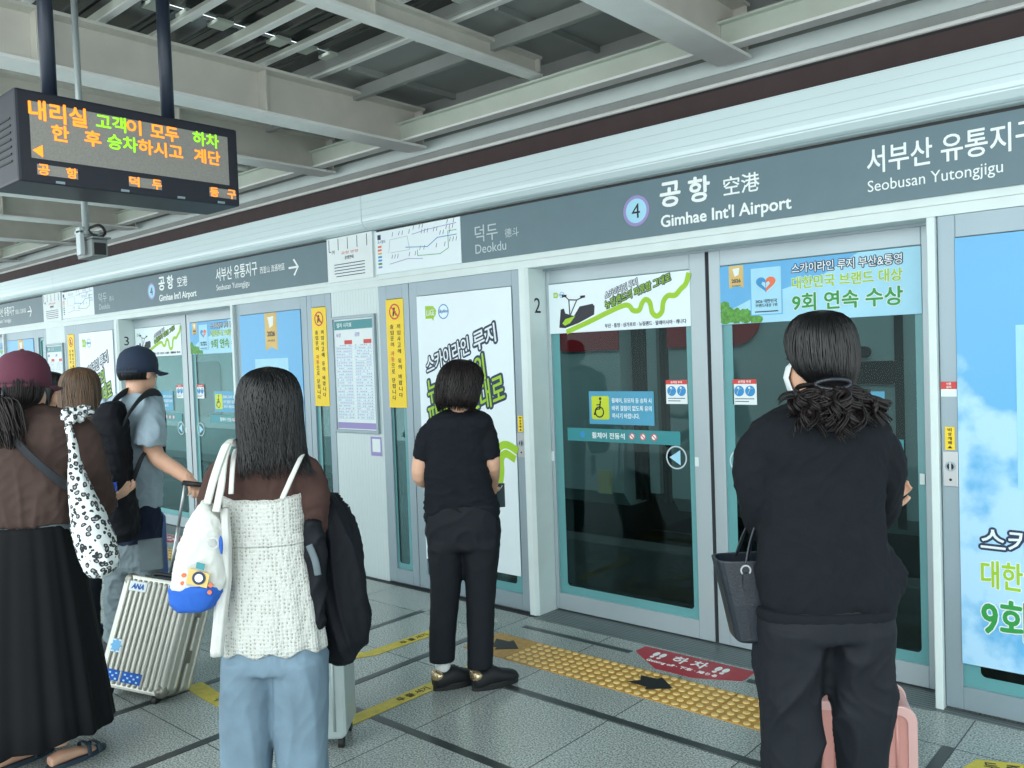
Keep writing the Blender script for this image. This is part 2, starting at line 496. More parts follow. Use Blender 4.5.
def put(name, mb, m, parent=None, **k):
    return link(name, mb.mesh(name), m, parent, **k)

def tag(o, label=None, cat=None, group=None, kind=None):
    if label: o['label'] = label
    if cat: o['category'] = cat
    if group: o['group'] = group
    if kind: o['kind'] = kind
    return o

def empty(name, loc=(0, 0, 0)):
    o = bpy.data.objects.new(name, None)
    o.empty_display_size = 0.1
    o.location = loc
    COL.objects.link(o)
    return o

def thing(name, label, cat, loc=(0, 0, 0), group=None):
    return tag(empty(name, loc), label, cat, group)

def struct(name, loc=(0, 0, 0)):
    return tag(empty(name, loc), kind='structure')

_txt_cache = {}
def text_polys(body, bold=0.0, ext=0.0, res=3, shear=0.0):
    key = (body, bold, ext, shear)
    if key not in _txt_cache:
        cu = bpy.data.curves.new('lettering', 'FONT')
        cu.body = body; cu.size = 1.0; cu.offset = bold; cu.extrude = ext; cu.resolution_u = res; cu.shear = shear
        o = bpy.data.objects.new('lettering', cu)
        COL.objects.link(o)
        bpy.context.view_layer.update()
        ev = o.evaluated_get(bpy.context.evaluated_depsgraph_get())
        me = ev.to_mesh()
        v = [tuple(p.co) for p in me.vertices]; f = [tuple(p.vertices) for p in me.polygons]
        ev.to_mesh_clear()
        bpy.data.objects.remove(o); bpy.data.curves.remove(cu)
        _txt_cache[key] = (v, f)
    return _txt_cache[key]

def text(mb, body, org, right, up, size=None, width=None, height=None, bold=0.0, th=0.0006, align='L', shear=0.0, ref_bold=None):
    """lettering laid in the plane (right, up) with its lower-left corner (or centre) at org; fits width/height"""
    v, f = text_polys(body, 0.0, 0.02, shear=shear)
    if not v: return mb
    a = np.array(v)
    x0, x1, y0, y1 = a[:, 0].min(), a[:, 0].max(), a[:, 1].min(), a[:, 1].max()
    sx = sy = size if size else 1.0
    if height: sx = sy = height / (y1 - y0)
    if width:
        sx = width / (x1 - x0)
        if not height and not size: sy = sx
    px = (a[:, 0] - x0) * sx; py = (a[:, 1] - y0) * sy
    if align == 'C': px -= (x1 - x0) * sx / 2; py -= (y1 - y0) * sy / 2
    if align == 'R': px -= (x1 - x0) * sx
    r_, u_ = Vector(right).normalized(), Vector(up).normalized(); n_ = r_.cross(u_); o_ = Vector(org)
    pz = np.where(a[:, 2] > 0, th, 0.0)
    rad = bold * min(sx, sy)
    nsh = 1 if bold < 0.008 else (4 if bold < 0.035 else 12)
    lift = 0.00025 if nsh <= 4 else 0.00004
    for q in range(nsh):
        an = 2 * math.pi * q / nsh + 0.4
        ox, oy = (0, 0) if nsh == 1 else (rad * math.cos(an), rad * math.sin(an))
        mb.add([o_ + r_ * (px[i] + ox) + u_ * (py[i] + oy) + n_ * (pz[i] + (lift * q if pz[i] > 0 else 0)) for i in range(len(a))], f)
    return mb

def front_text(mb, body, x, z, y, **k):
    """lettering on a face that looks toward -Y (the platform side)"""
    return text(mb, body, (x, y, z), (1, 0, 0), (0, 0, 1), **k)

def floor_text(mb, body, x, y, z=0.002, ang=0.0, **k):
    a = R(ang)
    return text(mb, body, (x, y, z), (math.cos(a), math.sin(a), 0), (-math.sin(a), math.cos(a), 0), **k)

# ------------------------------------------------------------------ setting: floor, wall of screen doors, roof
PER = 5.63
YW = 3.949          # front face of the screen-door wall
YD = 4.11           # front face of the sliding doors

mb = MB().box(-26, 5, -3.2, 4.16, -0.25, 0.0)
floor = tag(put('floor', mb, 'floor'), kind='structure')
def strip(x0, x1, y0, y1):
    put('dark_strip', MB().box(x0, x1, y0, y1, -0.004, 0.0015), 'darkstone', floor)
for k in range(3):
    d = -PER * k
    strip(-3.42 + d, -3.375 + d, -2.0, 3.40); strip(-4.035 + d, -3.99 + d, -2.0, 3.60)
    strip(-0.952 + d, -0.907 + d, -2.0, 3.575)
    strip(-2.76 + d, -0.952 + d, 2.975, 3.02)
    strip(-3.15 + d, -0.952 + d, 2.355, 2.40)
    strip(-3.28 + d, -2.53 + d, 3.718, 3.762); strip(-1.86 + d, -1.14 + d, 3.718, 3.762)
put('platform_edge', MB().box(-26, 5, 4.16, 4.30, -1.0, -0.02), 'platform', floor)

wall = struct('wall_front', (0, 3.95, 0))
prof = [(3.87, 2.78), (3.87, 2.615), (3.876, 2.585), (3.895, 2.558), (3.925, 2.542), (3.97, 2.536), (4.30, 2.536), (4.30, 2.78)]
def xrun(name, prof, x0, x1, m, par, **k):
    return put(name, MB().prism([(x0, y, z) for y, z in prof], (x1 - x0, 0, 0)), m, par, **k)
HX = [4.0, -4.80, -10.43, -16.0, -27.0]
for i in range(4):
    xrun('header_housing', prof, HX[i + 1] + 0.004, HX[i], 'header', wall, smooth=False)
put('painted_shadow_line', MB().box(-27, 4, 3.96, 4.29, 2.520, 2.538), 'black', wall)  # shadow line under the header housing, put in as a black strip
put('header_beam', MB().box(-27, 4, 3.955, 4.09, 2.133, 2.522), 'white_metal', wall)
put('header_strip', MB().box(-27, 4, 3.947, 3.956, 2.182, 2.205), 'white_metal', wall)
put('header_strip', MB().box(-27, 4, 3.945, 3.956, 2.1335, 2.179), 'white_metal', wall)
put('header_backing', MB().box(-27, 4, 4.09, 4.20, 2.12, 2.53), 'frame', wall)
put('soffit_band', MB().box(-27, 4, 4.53, 4.56, 2.60, 3.094), 'brown', wall)
put('cover_plate', MB().box(-27, 4, 4.29, 4.54, 2.66, 2.70), 'brown', wall)

def frame_ring(mb, x0, x1, z0, z1, ix0, ix1, iz0, iz1, r, y, th=0.003, seg=6):
    """flat rectangular border with a round-cornered opening, on the plane y"""
    inner, outer = [], []
    cs = [((ix1 - r, iz1 - r), 0, (x1, z1)), ((ix0 + r, iz1 - r), 90, (x0, z1)), ((ix0 + r, iz0 + r), 180, (x0, z0)), ((ix1 - r, iz0 + r), 270, (x1, z0))]
    for (cx, cz), a0, oc in cs:
        for i in range(seg + 1):
            a = R(a0 + 90 * i / seg)
            inner.append((cx + r * math.cos(a), cz + r * math.sin(a))); outer.append(oc)
    n = len(inner); vs = []
    for yy in (y, y + th):
        vs += [(p[0], yy, p[1]) for p in inner] + [(p[0], yy, p[1]) for p in outer]
    fs = []
    for i in range(n):
        j = (i + 1) % n
        fs += [(i, j, n + j, n + i), (2 * n + i, 3 * n + i, 3 * n + j, 2 * n + j), (i, 2 * n + i, 2 * n + j, j)]
    return mb.add(vs, fs)

def glazed(name, x0, x1, y, z0, z1, gl, gr, gb, gt, m='frame', ring=None, depth=0.05, kind='structure', par=None):
    """a framed pane: stiles and rails, the glass, and the teal printed border"""
    o = par if par is not None else struct(name, ((x0 + x1) / 2, y + depth / 2, z0))
    f = MB()
    f.box(x0, gl, y, y + depth, z0, z1).box(gr, x1, y, y + depth, z0, z1)
    f.box(gl, gr, y, y + depth, z0, gb).box(gl, gr, y, y + depth, gt, z1)
    put('frame', f, m, o, bevel=0.003, seg=1)
    put('glass', MB().box(gl, gr, y + 0.020, y + 0.026, gb, gt), 'glass', o)
    if ring:
        rx0, rx1, rz0, rz1 = ring
        put('glass_border', frame_ring(MB(), gl, gr, gb, gt, rx0, rx1, rz0, rz1, 0.022, y + 0.0165), 'teal', o)
    return o

wcount = [0]; dcount = [0]
def nextname(kind, c):
    c[0] += 1
    return '%s_%d' % (kind, c[0])

def pylon(dx):
    p = MB().box(-5.30 + dx, -4.742 + dx, YW, 4.2, 0.0, 2.534)
    put('pylon', p, 'ribbed', wall, bevel=0.004, seg=1)

def thresholds(d):
    put('threshold', MB().box(-3.33 + d, -1.07 + d, 3.885, 4.15, -0.002, 0.0025), 'grate', wall)
    put('sill_channel', MB().box(-5.30 + d, -3.33 + d, 3.905, 3.96, -0.002, 0.003), 'seal', wall)
    put('sill_channel', MB().box(-1.07 + d, 0.33 + d, 3.895, 3.96, -0.002, 0.003), 'grate', wall)

def module(k, left=True):
    d = -PER * k
    pylon(d)
    thresholds(d)
    z0, z1 = 0.012, 2.1335
    if left:
        glazed(nextname('window', wcount), -4.742 + d, -4.421 + d, YW, z0, z1, -4.655 + d, -4.487 + d, 0.112, 2.035, ring=(-4.640 + d, -4.530 + d, 0.150, 2.0))
        glazed(nextname('window', wcount), -4.415 + d, -3.392 + d, YW, z0, z1, -4.335 + d, -3.465 + d, 0.112, 2.035, ring=(-4.29 + d, -3.52 + d, 0.165, 1.98))
        put('door_post', MB().prism([(-3.390 + d, YW - 0.02, 0), (-3.345 + d, YW - 0.02, 0), (-3.328 + d, YW, 0), (-3.328 + d, 4.15, 0), (-3.390 + d, 4.15, 0)], (0, 0, 2.132)), 'white_metal', wall)
        o = glazed(nextname('door', dcount), -3.327 + d, -2.228 + d, YD, 0.010, 2.128, -3.300 + d, -2.322 + d, 0.112, 2.038, m='doorframe', ring=(-3.243 + d, -2.359 + d, 0.163, 1.98), depth=0.045)
        put('edge_seal', MB().box(-2.228 + d, -2.218 + d, YD + 0.006, YD + 0.04, 0.012, 2.125), 'seal', o)
        for zz in (0.97,):
            put('latch_plate', MB().box(-3.325 + d, -3.302 + d, YD - 0.003, YD, zz - 0.03, zz + 0.03), 'white_metal', o)
            put('latch_plate', MB().box(-2.318 + d, -2.296 + d, YD - 0.003, YD, zz - 0.005, zz + 0.045), 'white_metal', o)
    o = glazed(nextname('door', dcount), -2.206 + d, -1.072 + d, YD, 0.010, 2.128, -2.138 + d, -1.145 + d, 0.112, 2.038, m='doorframe', ring=(-2.086 + d, -1.180 + d, 0.163, 1.98), depth=0.045)
    put('edge_seal', MB().box(-2.217 + d, -2.206 + d, YD + 0.006, YD + 0.04, 0.012, 2.125), 'seal', o)
    put('latch_plate', MB().box(-1.168 + d, -1.147 + d, YD - 0.003, YD, 0.95, 1.0), 'white_metal', o)
    put('door_post', MB().box(-1.070 + d, -1.037 + d, YW - 0.03, 4.15, 0, 2.132), 'white_metal', wall, bevel=0.004, seg=1)
    glazed(nextname('window', wcount), -1.034 + d, 0.010 + d, YW, z0, z1, -0.965 + d, -0.070 + d, 0.112, 2.035, ring=(-0.90 + d, -0.14 + d, 0.165, 1.98))
    glazed(nextname('window', wcount), 0.014 + d, 0.326 + d, YW, z0, z1, 0.075 + d, 0.255 + d, 0.112, 2.035, ring=(0.120 + d, 0.240 + d, 0.150, 2.0))
module(0); module(1); module(2, left=False)
pylon(PER)

# roof ---------------------------------------------------------------
ceiling = struct('ceiling', (0, 1.5, 3.2))
def ibeam_y(name, x, z0, z1, y0, y1, fw, m_web='beam'):
    o = put(name, MB().box(x - 0.008, x + 0.008, y0, y1, z0 + 0.015, z1 - 0.015), m_web, ceiling)
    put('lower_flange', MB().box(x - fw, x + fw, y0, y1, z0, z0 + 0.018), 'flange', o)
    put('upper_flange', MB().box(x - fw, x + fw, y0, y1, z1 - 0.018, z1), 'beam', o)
    st = MB()
    for yy in np.arange(y1 - 0.02, y0, -1.35):
        st.box(x - fw * 0.9, x + fw * 0.9, yy - 0.006, yy + 0.006, z0 + 0.018, z1 - 0.018)
    put('stiffener', st, 'beam', o)
    return o
mains = [-2.2, -4.83, -5.95, -8.34, -9.62, -11.2, -13.3, -15.6, 0.4]
for x in mains:
    ibeam_y('main_beam', x, 3.20, 3.50, 0.3, 4.47, 0.10)
for x in (-3.5, -6.95, -1.0):
    ibeam_y('secondary_beam', x, 3.39, 3.52, 0.3, 4.31, 0.05)
ms = sorted(mains)
for a, b in zip(ms[:-1], ms[1:]):
    o = put('edge_beam', MB().box(a + 0.01, b - 0.01, 4.293, 4.307, 3.24, 3.355), 'purlin', ceiling)
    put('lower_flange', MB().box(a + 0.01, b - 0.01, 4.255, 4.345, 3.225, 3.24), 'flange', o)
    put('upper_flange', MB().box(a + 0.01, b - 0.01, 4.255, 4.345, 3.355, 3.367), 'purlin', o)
for i, y in enumerate(np.arange(3.58, 0.3, -0.36)):
    h = 0.062 if i % 2 else 0.035
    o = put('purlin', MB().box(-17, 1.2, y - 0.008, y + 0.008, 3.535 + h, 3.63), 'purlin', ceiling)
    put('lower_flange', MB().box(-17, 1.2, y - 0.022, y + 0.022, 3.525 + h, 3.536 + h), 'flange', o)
gaps = sorted([x + 0.16 for x in mains] + [x + 0.10 for x in (-3.5, -6.95, -1.0)])
xs = [-17.0] + gaps + [1.5]
for a, b in zip(xs[:-1], xs[1:]):
    g_ = MB()
    for y in np.arange(0.2, 3.55, 0.64):
        g_.box(a + 0.055, b, y, min(y + 0.635, 3.60), 3.66, 3.68)
    put('glazing_panels', g_, 'deck', ceiling)
for x in gaps:
    r_ = MB()
    for y in np.arange(0.3, 3.55, 0.20):
        r_.box(x - 0.05, x + 0.08, y, y + 0.10, 3.64, 3.66)
    put('clip_plates', r_, 'purlin', ceiling)
put('edge_sheet', MB().prism([(-17, 3.56, 3.74), (-17, 3.56, 3.60), (-17, 3.58, 3.58), (-17, 4.60, 3.58), (-17, 4.60, 3.74)], (18.5, 0, 0)), 'softpanel', ceiling)
put('edge_fascia', MB().box(-27, 4, 4.58, 4.60, 3.24, 3.75), 'softpanel', ceiling)
for x in np.arange(-16.4, 1.0, 0.66):
    put('sheet_batten', MB().box(x - 0.015, x + 0.015, 3.6, 4.58, 3.54, 3.58), 'softpanel', ceiling)
put('edge_purlin', MB().box(-17, 1.5, 3.86, 3.90, 3.46, 3.54), 'softpanel', ceiling)
g = put('gutter', MB().box(-27, 4, 4.535, 4.60, 3.188, 3.275), 'white_metal', ceiling)
put('gutter_ledge', MB().box(-27, 4, 4.55, 4.60, 3.10, 3.19), 'softpanel', g)
put('gutter_pipe', MB().tube([(-27, 4.53, 3.122), (4, 4.53, 3.122)], 0.013, 8), 'flange', g)
put('gutter_black_channel', MB().box(-27, 4, 4.535, 4.57, 3.092, 3.108), 'black', g)  # thin black strip below the pipe

# track side ------------------------------------------------------------
track = tag(put('track_bed', MB().box(-30, 10, 4.3, 13, -1.1, -0.98), 'trackdark'), kind='structure')
put('track_plinth', MB().box(-30, 10, 7.05, 7.35, -0.98, -0.34), 'concrete', track, bevel=0.02)
put('track_plinth', MB().box(-30, 10, 5.0, 5.5, -0.98, -0.86), 'concrete', track, bevel=0.02)
put('track_plinth', MB().box(-30, 10, 6.3, 6.9, -0.98, -0.80), 'concrete', track, bevel=0.02)
for y in (5.25, 6.68, 8.0, 9.4):
    put('rail', MB().box(-30, 10, y - 0.035, y + 0.035, -0.98, -0.72), 'rail', track)
put('added_shade_canopy', MB().box(-30, 10, 6.2, 13, 4.7, 4.8), 'beam', track)  # unseen canopy, added to keep sky light off the train
put('far_wall', MB().box(-30, 10, 12.8, 13, -1.1, 5.0), 'concrete', track)

def rrect(x0, x1, z0, z1, r, y, seg=6, which=(1, 1, 1, 1)):
    pts = []
    for (cx, cz, a0), w in zip(((x1, z1, 0), (x0, z1, 90), (x0, z0, 180), (x1, z0, 270)), which):
        rr = r if w else 1e-4
        sx = -1 if a0 in (0, 270) else 1; sz = -1 if a0 in (0, 90) else 1
        for i in range(seg + 1):
            a = R(a0 + 90 * i / seg)
            pts.append((cx + sx * rr + rr * math.cos(a), y, cz + sz * rr + rr * math.sin(a)))
    return pts

train = thing('train', 'pale grey train with dark red bands standing beyond the glass doors on the far track', 'train', (-4.8, 8.7, -0.72))
for x0, x1, nm in ((-18.0, -5.09, 'left'), (-4.50, 5.5, 'right')):
    body = MB().prism([(x0, 7.62, -0.05), (x0, 7.5, 0.1), (x0, 7.5, 2.3), (x0, 7.62, 2.62), (x0, 8.1, 2.8), (x0, 9.4, 2.8), (x0, 9.9, 2.62), (x0, 10.0, 2.3), (x0, 10.0, 0.1), (x0, 9.9, -0.05)], (x1 - x0, 0, 0))
    c = put('car_body', body, 'train', train)
    if nm == 'left':
        put('red_band', MB().prism(rrect(-5.95, -5.092, 1.63, 2.28, 0.16, 7.47, which=(0, 1, 1, 0)), (0, 0.04, 0)), 'trainred', c)
        for wx in (-8.2, -11.0, -13.8):
            put('window', MB().prism(rrect(wx - 0.6, wx + 0.6, 0.75, 1.7, 0.12, 7.475), (0, 0.035, 0)), 'traindark', c)
        put('notice_plate', MB().box(-5.42, -5.24, 7.49, 7.5, 0.08, 0.33), 'cream', c)
    else:
        put('red_band', MB().prism(rrect(-4.497, -3.50, 1.63, 2.28, 0.25, 7.47, which=(1, 0, 0, 1)), (0, 0.04, 0)), 'trainred', c)
        put('window', MB().prism(rrect(-3.12, -2.31, 1.255, 1.45, 0.02, 7.475), (0, 0.035, 0)), 'traindark', c)
        put('handle_recess', MB().prism(rrect(-2.74, -2.50, 1.48, 1.58, 0.05, 7.475), (0, 0.035, 0)), 'traindark', c)
        put('door_seal', MB().box(-2.31, -2.24, 7.485, 7.5, 0.02, 1.95), 'traindark', c)
        put('window', MB().prism(rrect(-1.9, -0.4, 0.75, 1.75, 0.12, 7.475), (0, 0.035, 0)), 'traindark', c)
    und = MB().box(x0 + 0.3, x1 - 0.3, 7.9, 9.6, -0.5, -0.05)
    for bx in np.arange(x0 + 1.2, x1 - 0.8, 2.4):
        und.box(bx - 0.45, bx + 0.45, 7.65, 9.85, -0.48, -0.12)
    put('undercarriage', und, 'black', train)
    for bx in (x0 + 1.4, x0 + 2.9, x1 - 2.9, x1 - 1.4):
        for y in (8.0, 9.4):
            put('wheel', MB().cyl((bx, y - 0.06, -0.40), (bx, y + 0.06, -0.40), 0.33, 24), 'rail', train)
bl = MB()
for i in range(9):
    xx = -5.09 + 0.59 * i / 8
    bl.box(xx - 0.012, xx + 0.012, 7.72, 9.8, 0.0, 2.5)
bl.box(-5.09, -4.5, 7.78, 9.75, 0.05, 2.45)
put('bellows', bl, 'bellows', train)
put('gangway_post', MB().box(-4.86, -4.74, 7.66, 7.72, 0.1, 1.9), 'train', train)

# ------------------------------------------------------------------ signs, notices and posters on the wall of screen doors
NEAR = {0: 'nearest', 1: 'second nearest', 2: 'farthest'}

def route_sign(k):
    d = -PER * k
    o = thing('direction_sign', {0: 'slate grey route sign with lettering above the nearest doors', 1: 'slate grey route sign with arrow above the next doors along',
                                 2: 'slate grey route sign with arrow cut by left photo edge'}[k], 'sign', (-1.78 + d, YW, 2.22), 'slate route signs over the screen doors')
    put('board', MB().box(-3.880 + d, 0.325 + d, 3.942, 3.954, 2.219, 2.519), 'sign', o)
    y = 3.9415
    g = MB()
    front_text(g, '덕두', -3.755 + d, 2.335, y, height=0.105, bold=-0.005, ref_bold=0)
    front_text(g, 'Deokdu', -3.755 + d, 2.262, y, height=0.058)
    front_text(g, '德斗', -3.50 + d, 2.335, y, height=0.055)
    put('lettering', g, 'greytext', o)
    w = MB()
    front_text(w, '공', -2.385 + d, 2.362, y, height=0.125, width=0.118, bold=0.03)
    front_text(w, '항', -2.215 + d, 2.362, y, height=0.125, width=0.118, bold=0.03)
    front_text(w, '空港', -2.018 + d, 2.368, y, height=0.092, width=0.19, bold=0.01)
    front_text(w, "Gimhae Int'l Airport", -2.385 + d, 2.238, y, height=0.082, width=0.715, bold=0.022)
    front_text(w, '서부산 유통지구', -1.315 + d, 2.358, y, height=0.115, width=0.665, bold=0.014)
    front_text(w, 'Seobusan Yutongjigu', -1.315 + d, 2.262, y, height=0.066, width=0.535, bold=0.004)
    front_text(w, '西釜山 流通地區', -0.61 + d, 2.362, y, height=0.058, width=0.36, bold=0.006)
    put('lettering', w, 'whitetext', o)
    c = (-2.539 + d, y, 2.367)
    r = put('number_ring', MB().annulus(c, (0, -1, 0), 0.066, 0.083, 0.0015, 40), 'lilac', o)
    put('number_disc', MB().disk(c, (0, -1, 0), 0.067, 0.001, 40), 'palecard', r)
    put('numeral', front_text(MB(), '4', -2.541 + d, 2.367, y - 0.0012, height=0.078, align='C', bold=0.0), 'blacktext', r)
    a = MB()
    ax, az = -0.12 + d, 2.370
    a.prism([(ax - 0.075, y, az - 0.008), (ax + 0.05, y, az - 0.008), (ax + 0.05, y, az + 0.008), (ax - 0.075, y, az + 0.008)], (0, -0.001, 0))
    for s_ in (1, -1):
        a.prism([(ax + 0.064, y, az), (ax + 0.006, y, az + s_ * 0.068), (ax - 0.012, y, az + s_ * 0.060), (ax + 0.044, y, az)], (0, -0.001, 0))
    put('arrow', a, 'whitetext', o)

def line_map(k):
    d = -PER * k
    o = thing('line_map', 'white subway line map board beside the slate sign %s' % ('over the nearest doors' if k == 0 else 'over the next doors along'), 'map', (-4.31 + d, YW, 2.22), 'white line map boards')
    put('board', MB().box(-4.742 + d, -3.884 + d, 3.942, 3.954, 2.219, 2.519), 'poster', o)
    y = 3.9415
    def pl(mb, pts, w=0.004):
        for (a, b), (c, e_) in zip(pts[:-1], pts[1:]):
            v = Vector((c - a, 0, e_ - b)).normalized(); n = Vector((-v.z, 0, v.x)) * w / 2
            mb.prism([Vector((a + d, y, b)) - n, Vector((c + d, y, e_)) - n, Vector((c + d, y, e_)) + n, Vector((a + d, y, b)) + n], (0, -0.0008, 0))
        return mb
    put('grey_line', pl(MB(), [(-4.60, 2.36), (-4.58, 2.45), (-4.40, 2.455), (-4.38, 2.36), (-4.58, 2.358)]), 'greytext', o)
    put('blue_line', pl(MB(), [(-4.42, 2.38), (-4.2, 2.36), (-4.1, 2.41), (-3.92, 2.41)], 0.005), 'blue', o)
    put('navy_line', pl(MB(), [(-4.35, 2.46), (-4.2, 2.475), (-3.92, 2.485)], 0.004), 'lilac', o)
    put('green_line', pl(MB(), [(-4.3, 2.35), (-4.3, 2.31), (-4.08, 2.30), (-4.0, 2.33), (-4.0, 2.44), (-3.92, 2.44)], 0.004), 'green', o)
    put('purple_line', pl(MB(), [(-4.59, 2.28), (-4.4, 2.30), (-4.25, 2.285)], 0.004), 'lilac', o)
    rng = random.Random(3 + k)
    st = MB()
    for i in range(46):
        x, z = rng.choice([(-4.56 + 0.035 * (i % 6), 2.47), (-4.34 + 0.03 * (i % 14), 2.49), (-4.20 + 0.03 * (i % 9), 2.425), (-4.57 + 0.03 * (i % 11), 2.315), (-4.26 + 0.03 * (i % 11), 2.455), (-4.28 + 0.04 * (i % 7), 2.345), (-3.99 + 0.03 * (i % 3), 2.37)])
        st.prism([(x + d, y, z), (x + d + 0.004, y, z), (x + d + 0.014, y, z + 0.028), (x + d + 0.010, y, z + 0.028)], (0, -0.0006, 0))
    put('station_print', st, 'navytext', o)
    lg = MB()
    front_text(lg, '도시철도', -4.715 + d, 2.435, y, height=0.022)
    lg.box(-4.715 + d, -4.68 + d, y - 0.0008, y, 2.462, 2.497)
    put('map_title', lg, 'navytext', o)
    for i, m in enumerate(('orange', 'orange', 'gold', 'blue', 'blue', 'green', 'lilac')):
        put('legend_key', MB().box(-4.715 + d, -4.675 + d, y - 0.0008, y, 2.405 - 0.024 * i, 2.419 - 0.024 * i), m, o)

def notice(k):
    d = -PER * k
    o = thing('paper_notice', {0: 'white paper notice at top of pylon left of the nearest doors', 1: 'white paper notice at top of pylon left of the second line map'}[k], 'notice', (-5.04 + d, 3.94, 2.2), 'paper notices on the pylons')
    put('sheet', MB().box(-5.305 + d, -4.772 + d, 3.936, 3.948, 2.205, 2.535), 'paper', o)
    y = 3.9355
    t = MB()
    for i in range(5):
        x = -5.28 + d + i * 0.112
        t.box(x, x + 0.006, y - 0.0008, y, 2.44, 2.525)
    t.box(-5.28 + d, -5.255 + d, y - 0.0008, y, 2.432, 2.438)
    front_text(t, '운영안내', -5.04 + d, 2.378, y, height=0.026, align='C', bold=0.01)
    for i in range(5):
        t.box(-5.22 + d + 0.02 * (i == 4), -4.86 + d, y - 0.0008, y, 2.33 - 0.022 * i, 2.336 - 0.022 * i)
    front_text(t, '(V)', -5.245 + d, 2.414, y, height=0.03)
    put('lettering', t, 'navytext', o)
    put('red_lettering', front_text(MB(), '공항 방향', -5.13 + d, 2.405, y, height=0.02, width=0.2), 'red', o)

def timetable(k):
    d = -PER * k
    o = thing('timetable_board', {0: 'framed timetable board on the pylon left of the nearest doors', 1: 'framed timetable board on the pylon left of the next doors'}[k], 'timetable', (-5.03 + d, 3.94, 1.07), 'framed timetables on the pylons')
    x0, x1, z0, z1 = -5.285 + d, -4.775 + d, 1.075, 1.945
    f = MB()
    f.box(x0, x0 + 0.022, 3.925, 3.949, z0, z1).box(x1 - 0.022, x1, 3.925, 3.949, z0, z1)
    f.box(x0 + 0.022, x1 - 0.022, 3.925, 3.949, z0, z0 + 0.022).box(x0 + 0.022, x1 - 0.022, 3.925, 3.949, z1 - 0.022, z1)
    put('frame', f, 'frame', o, bevel=0.002, seg=1)
    y = 3.9375
    put('sheet', MB().box(x0 + 0.02, x1 - 0.02, 3.938, 3.949, z0 + 0.02, z1 - 0.02), 'paper', o)
    put('title_bar', MB().box(x0 + 0.03, x1 - 0.03, y - 0.0006, y, 1.845, 1.912), 'stickerteal', o)
    put('title', front_text(MB(), '열차 시각표', x0 + 0.06, 1.862, y - 0.0008, height=0.034, bold=0.01), 'whitetext', o)
    gl = MB(); gr = MB(); pk = MB()
    for c in range(2):
        cx = x0 + 0.035 + c * 0.225
        front_text(gl, '공항' if c else '사상', cx + 0.01, 1.79, y, height=0.03, bold=0.01)
        pk.box(cx + 0.11, cx + 0.20, y - 0.0006, y, 1.735, 1.765)
        for i in range(26):
            zz = 1.715 - 0.0215 * i
            gr.box(cx, cx + 0.205, y - 0.0006, y, zz, zz + 0.0035)
            rng = random.Random(i * 7 + c)
            for q in range(9):
                if rng.random() < 0.75:
                    gl.box(cx + 0.012 + q * 0.021, cx + 0.022 + q * 0.021, y - 0.0007, y, zz + 0.008, zz + 0.015)
    gl.box(x0 + 0.03, x1 - 0.03, y - 0.0006, y, 1.105, 1.15)
    put('timetable_print', gl, 'lilac', o); put('ruled_print', gr, 'palecard', o); put('weekend_print', pk, 'red', o)

def info_label():
    o = thing('pylon_sticker', 'small lilac sticker on pylon under the nearest framed timetable', 'sticker', (-4.82, 3.945, 0.91))
    put('sheet', MB().box(-4.888, -4.765, 3.9455, 3.949, 0.912, 1.052), 'paper', o)
    put('border', frame_ring(MB(), -4.888, -4.765, 0.912, 1.052, -4.872, -4.781, 0.94, 1.036, 0.004, 3.9445, 0.0009), 'lilac', o)

def vertical_strip(k, x0, x1, where):
    d = -PER * k
    o = thing('warning_strip', where, 'warning sticker', ((x0 + x1) / 2 + d, 3.945, 1.27), 'tall yellow warning strips')
    put('sheet', MB().box(x0 + d, x1 + d, 3.9455, 3.949, 1.268, 2.032), 'yellow', o)
    y = 3.945; xc = (x0 + x1) / 2 + d
    p = MB().annulus((xc, y, 1.945), (0, -1, 0), 0.046, 0.056, 0.0008, 28)
    p.prism([(xc - 0.042, y, 1.98), (xc - 0.034, y, 1.988), (xc + 0.042, y, 1.91), (xc + 0.034, y, 1.902)], (0, -0.0007, 0))
    put('ban_ring', p, 'red', o)
    h = MB().disk((xc - 0.004, y, 1.965), (0, -1, 0), 0.010, 0.0006, 14)
    h.prism([(xc - 0.016, y, 1.953), (xc + 0.008, y, 1.953), (xc + 0.022, y, 1.918), (xc + 0.012, y, 1.916), (xc, y, 1.935), (xc - 0.012, y, 1.912), (xc - 0.022, y, 1.916)], (0, -0.0006, 0))
    put('figure_icon', h, 'blacktext', o)
    t = MB(); r_ = MB()
    def col(s_, x, z0, dz, size, reds=()):
        z = z0
        for i, ch in enumerate(s_):
            if ch != ' ':
                front_text(r_ if i in reds else t, ch, x, z, y, height=size * 0.92, width=size, align='C', bold=0.012)
                z -= dz
            else:
                z -= dz * 0.55
    col('끼임사고에 유의 바랍니다', xc + 0.036, 1.84, 0.0435, 0.034)
    col('출입문이 자동으로 닫힙니다', xc - 0.036, 1.84, 0.0415, 0.034, (5, 6))
    put('lettering', t, 'blacktext', o); put('red_lettering', r_, 'red', o)

def slanted(mb, body, x, z, y, ang, height, width, bold, th, ref):
    a = R(ang)
    return text(mb, body, (x, y, z), (math.cos(a), 0, math.sin(a)), (-0.12, 0, 0.993), height=height, width=width, bold=bold, th=th, ref_bold=ref)

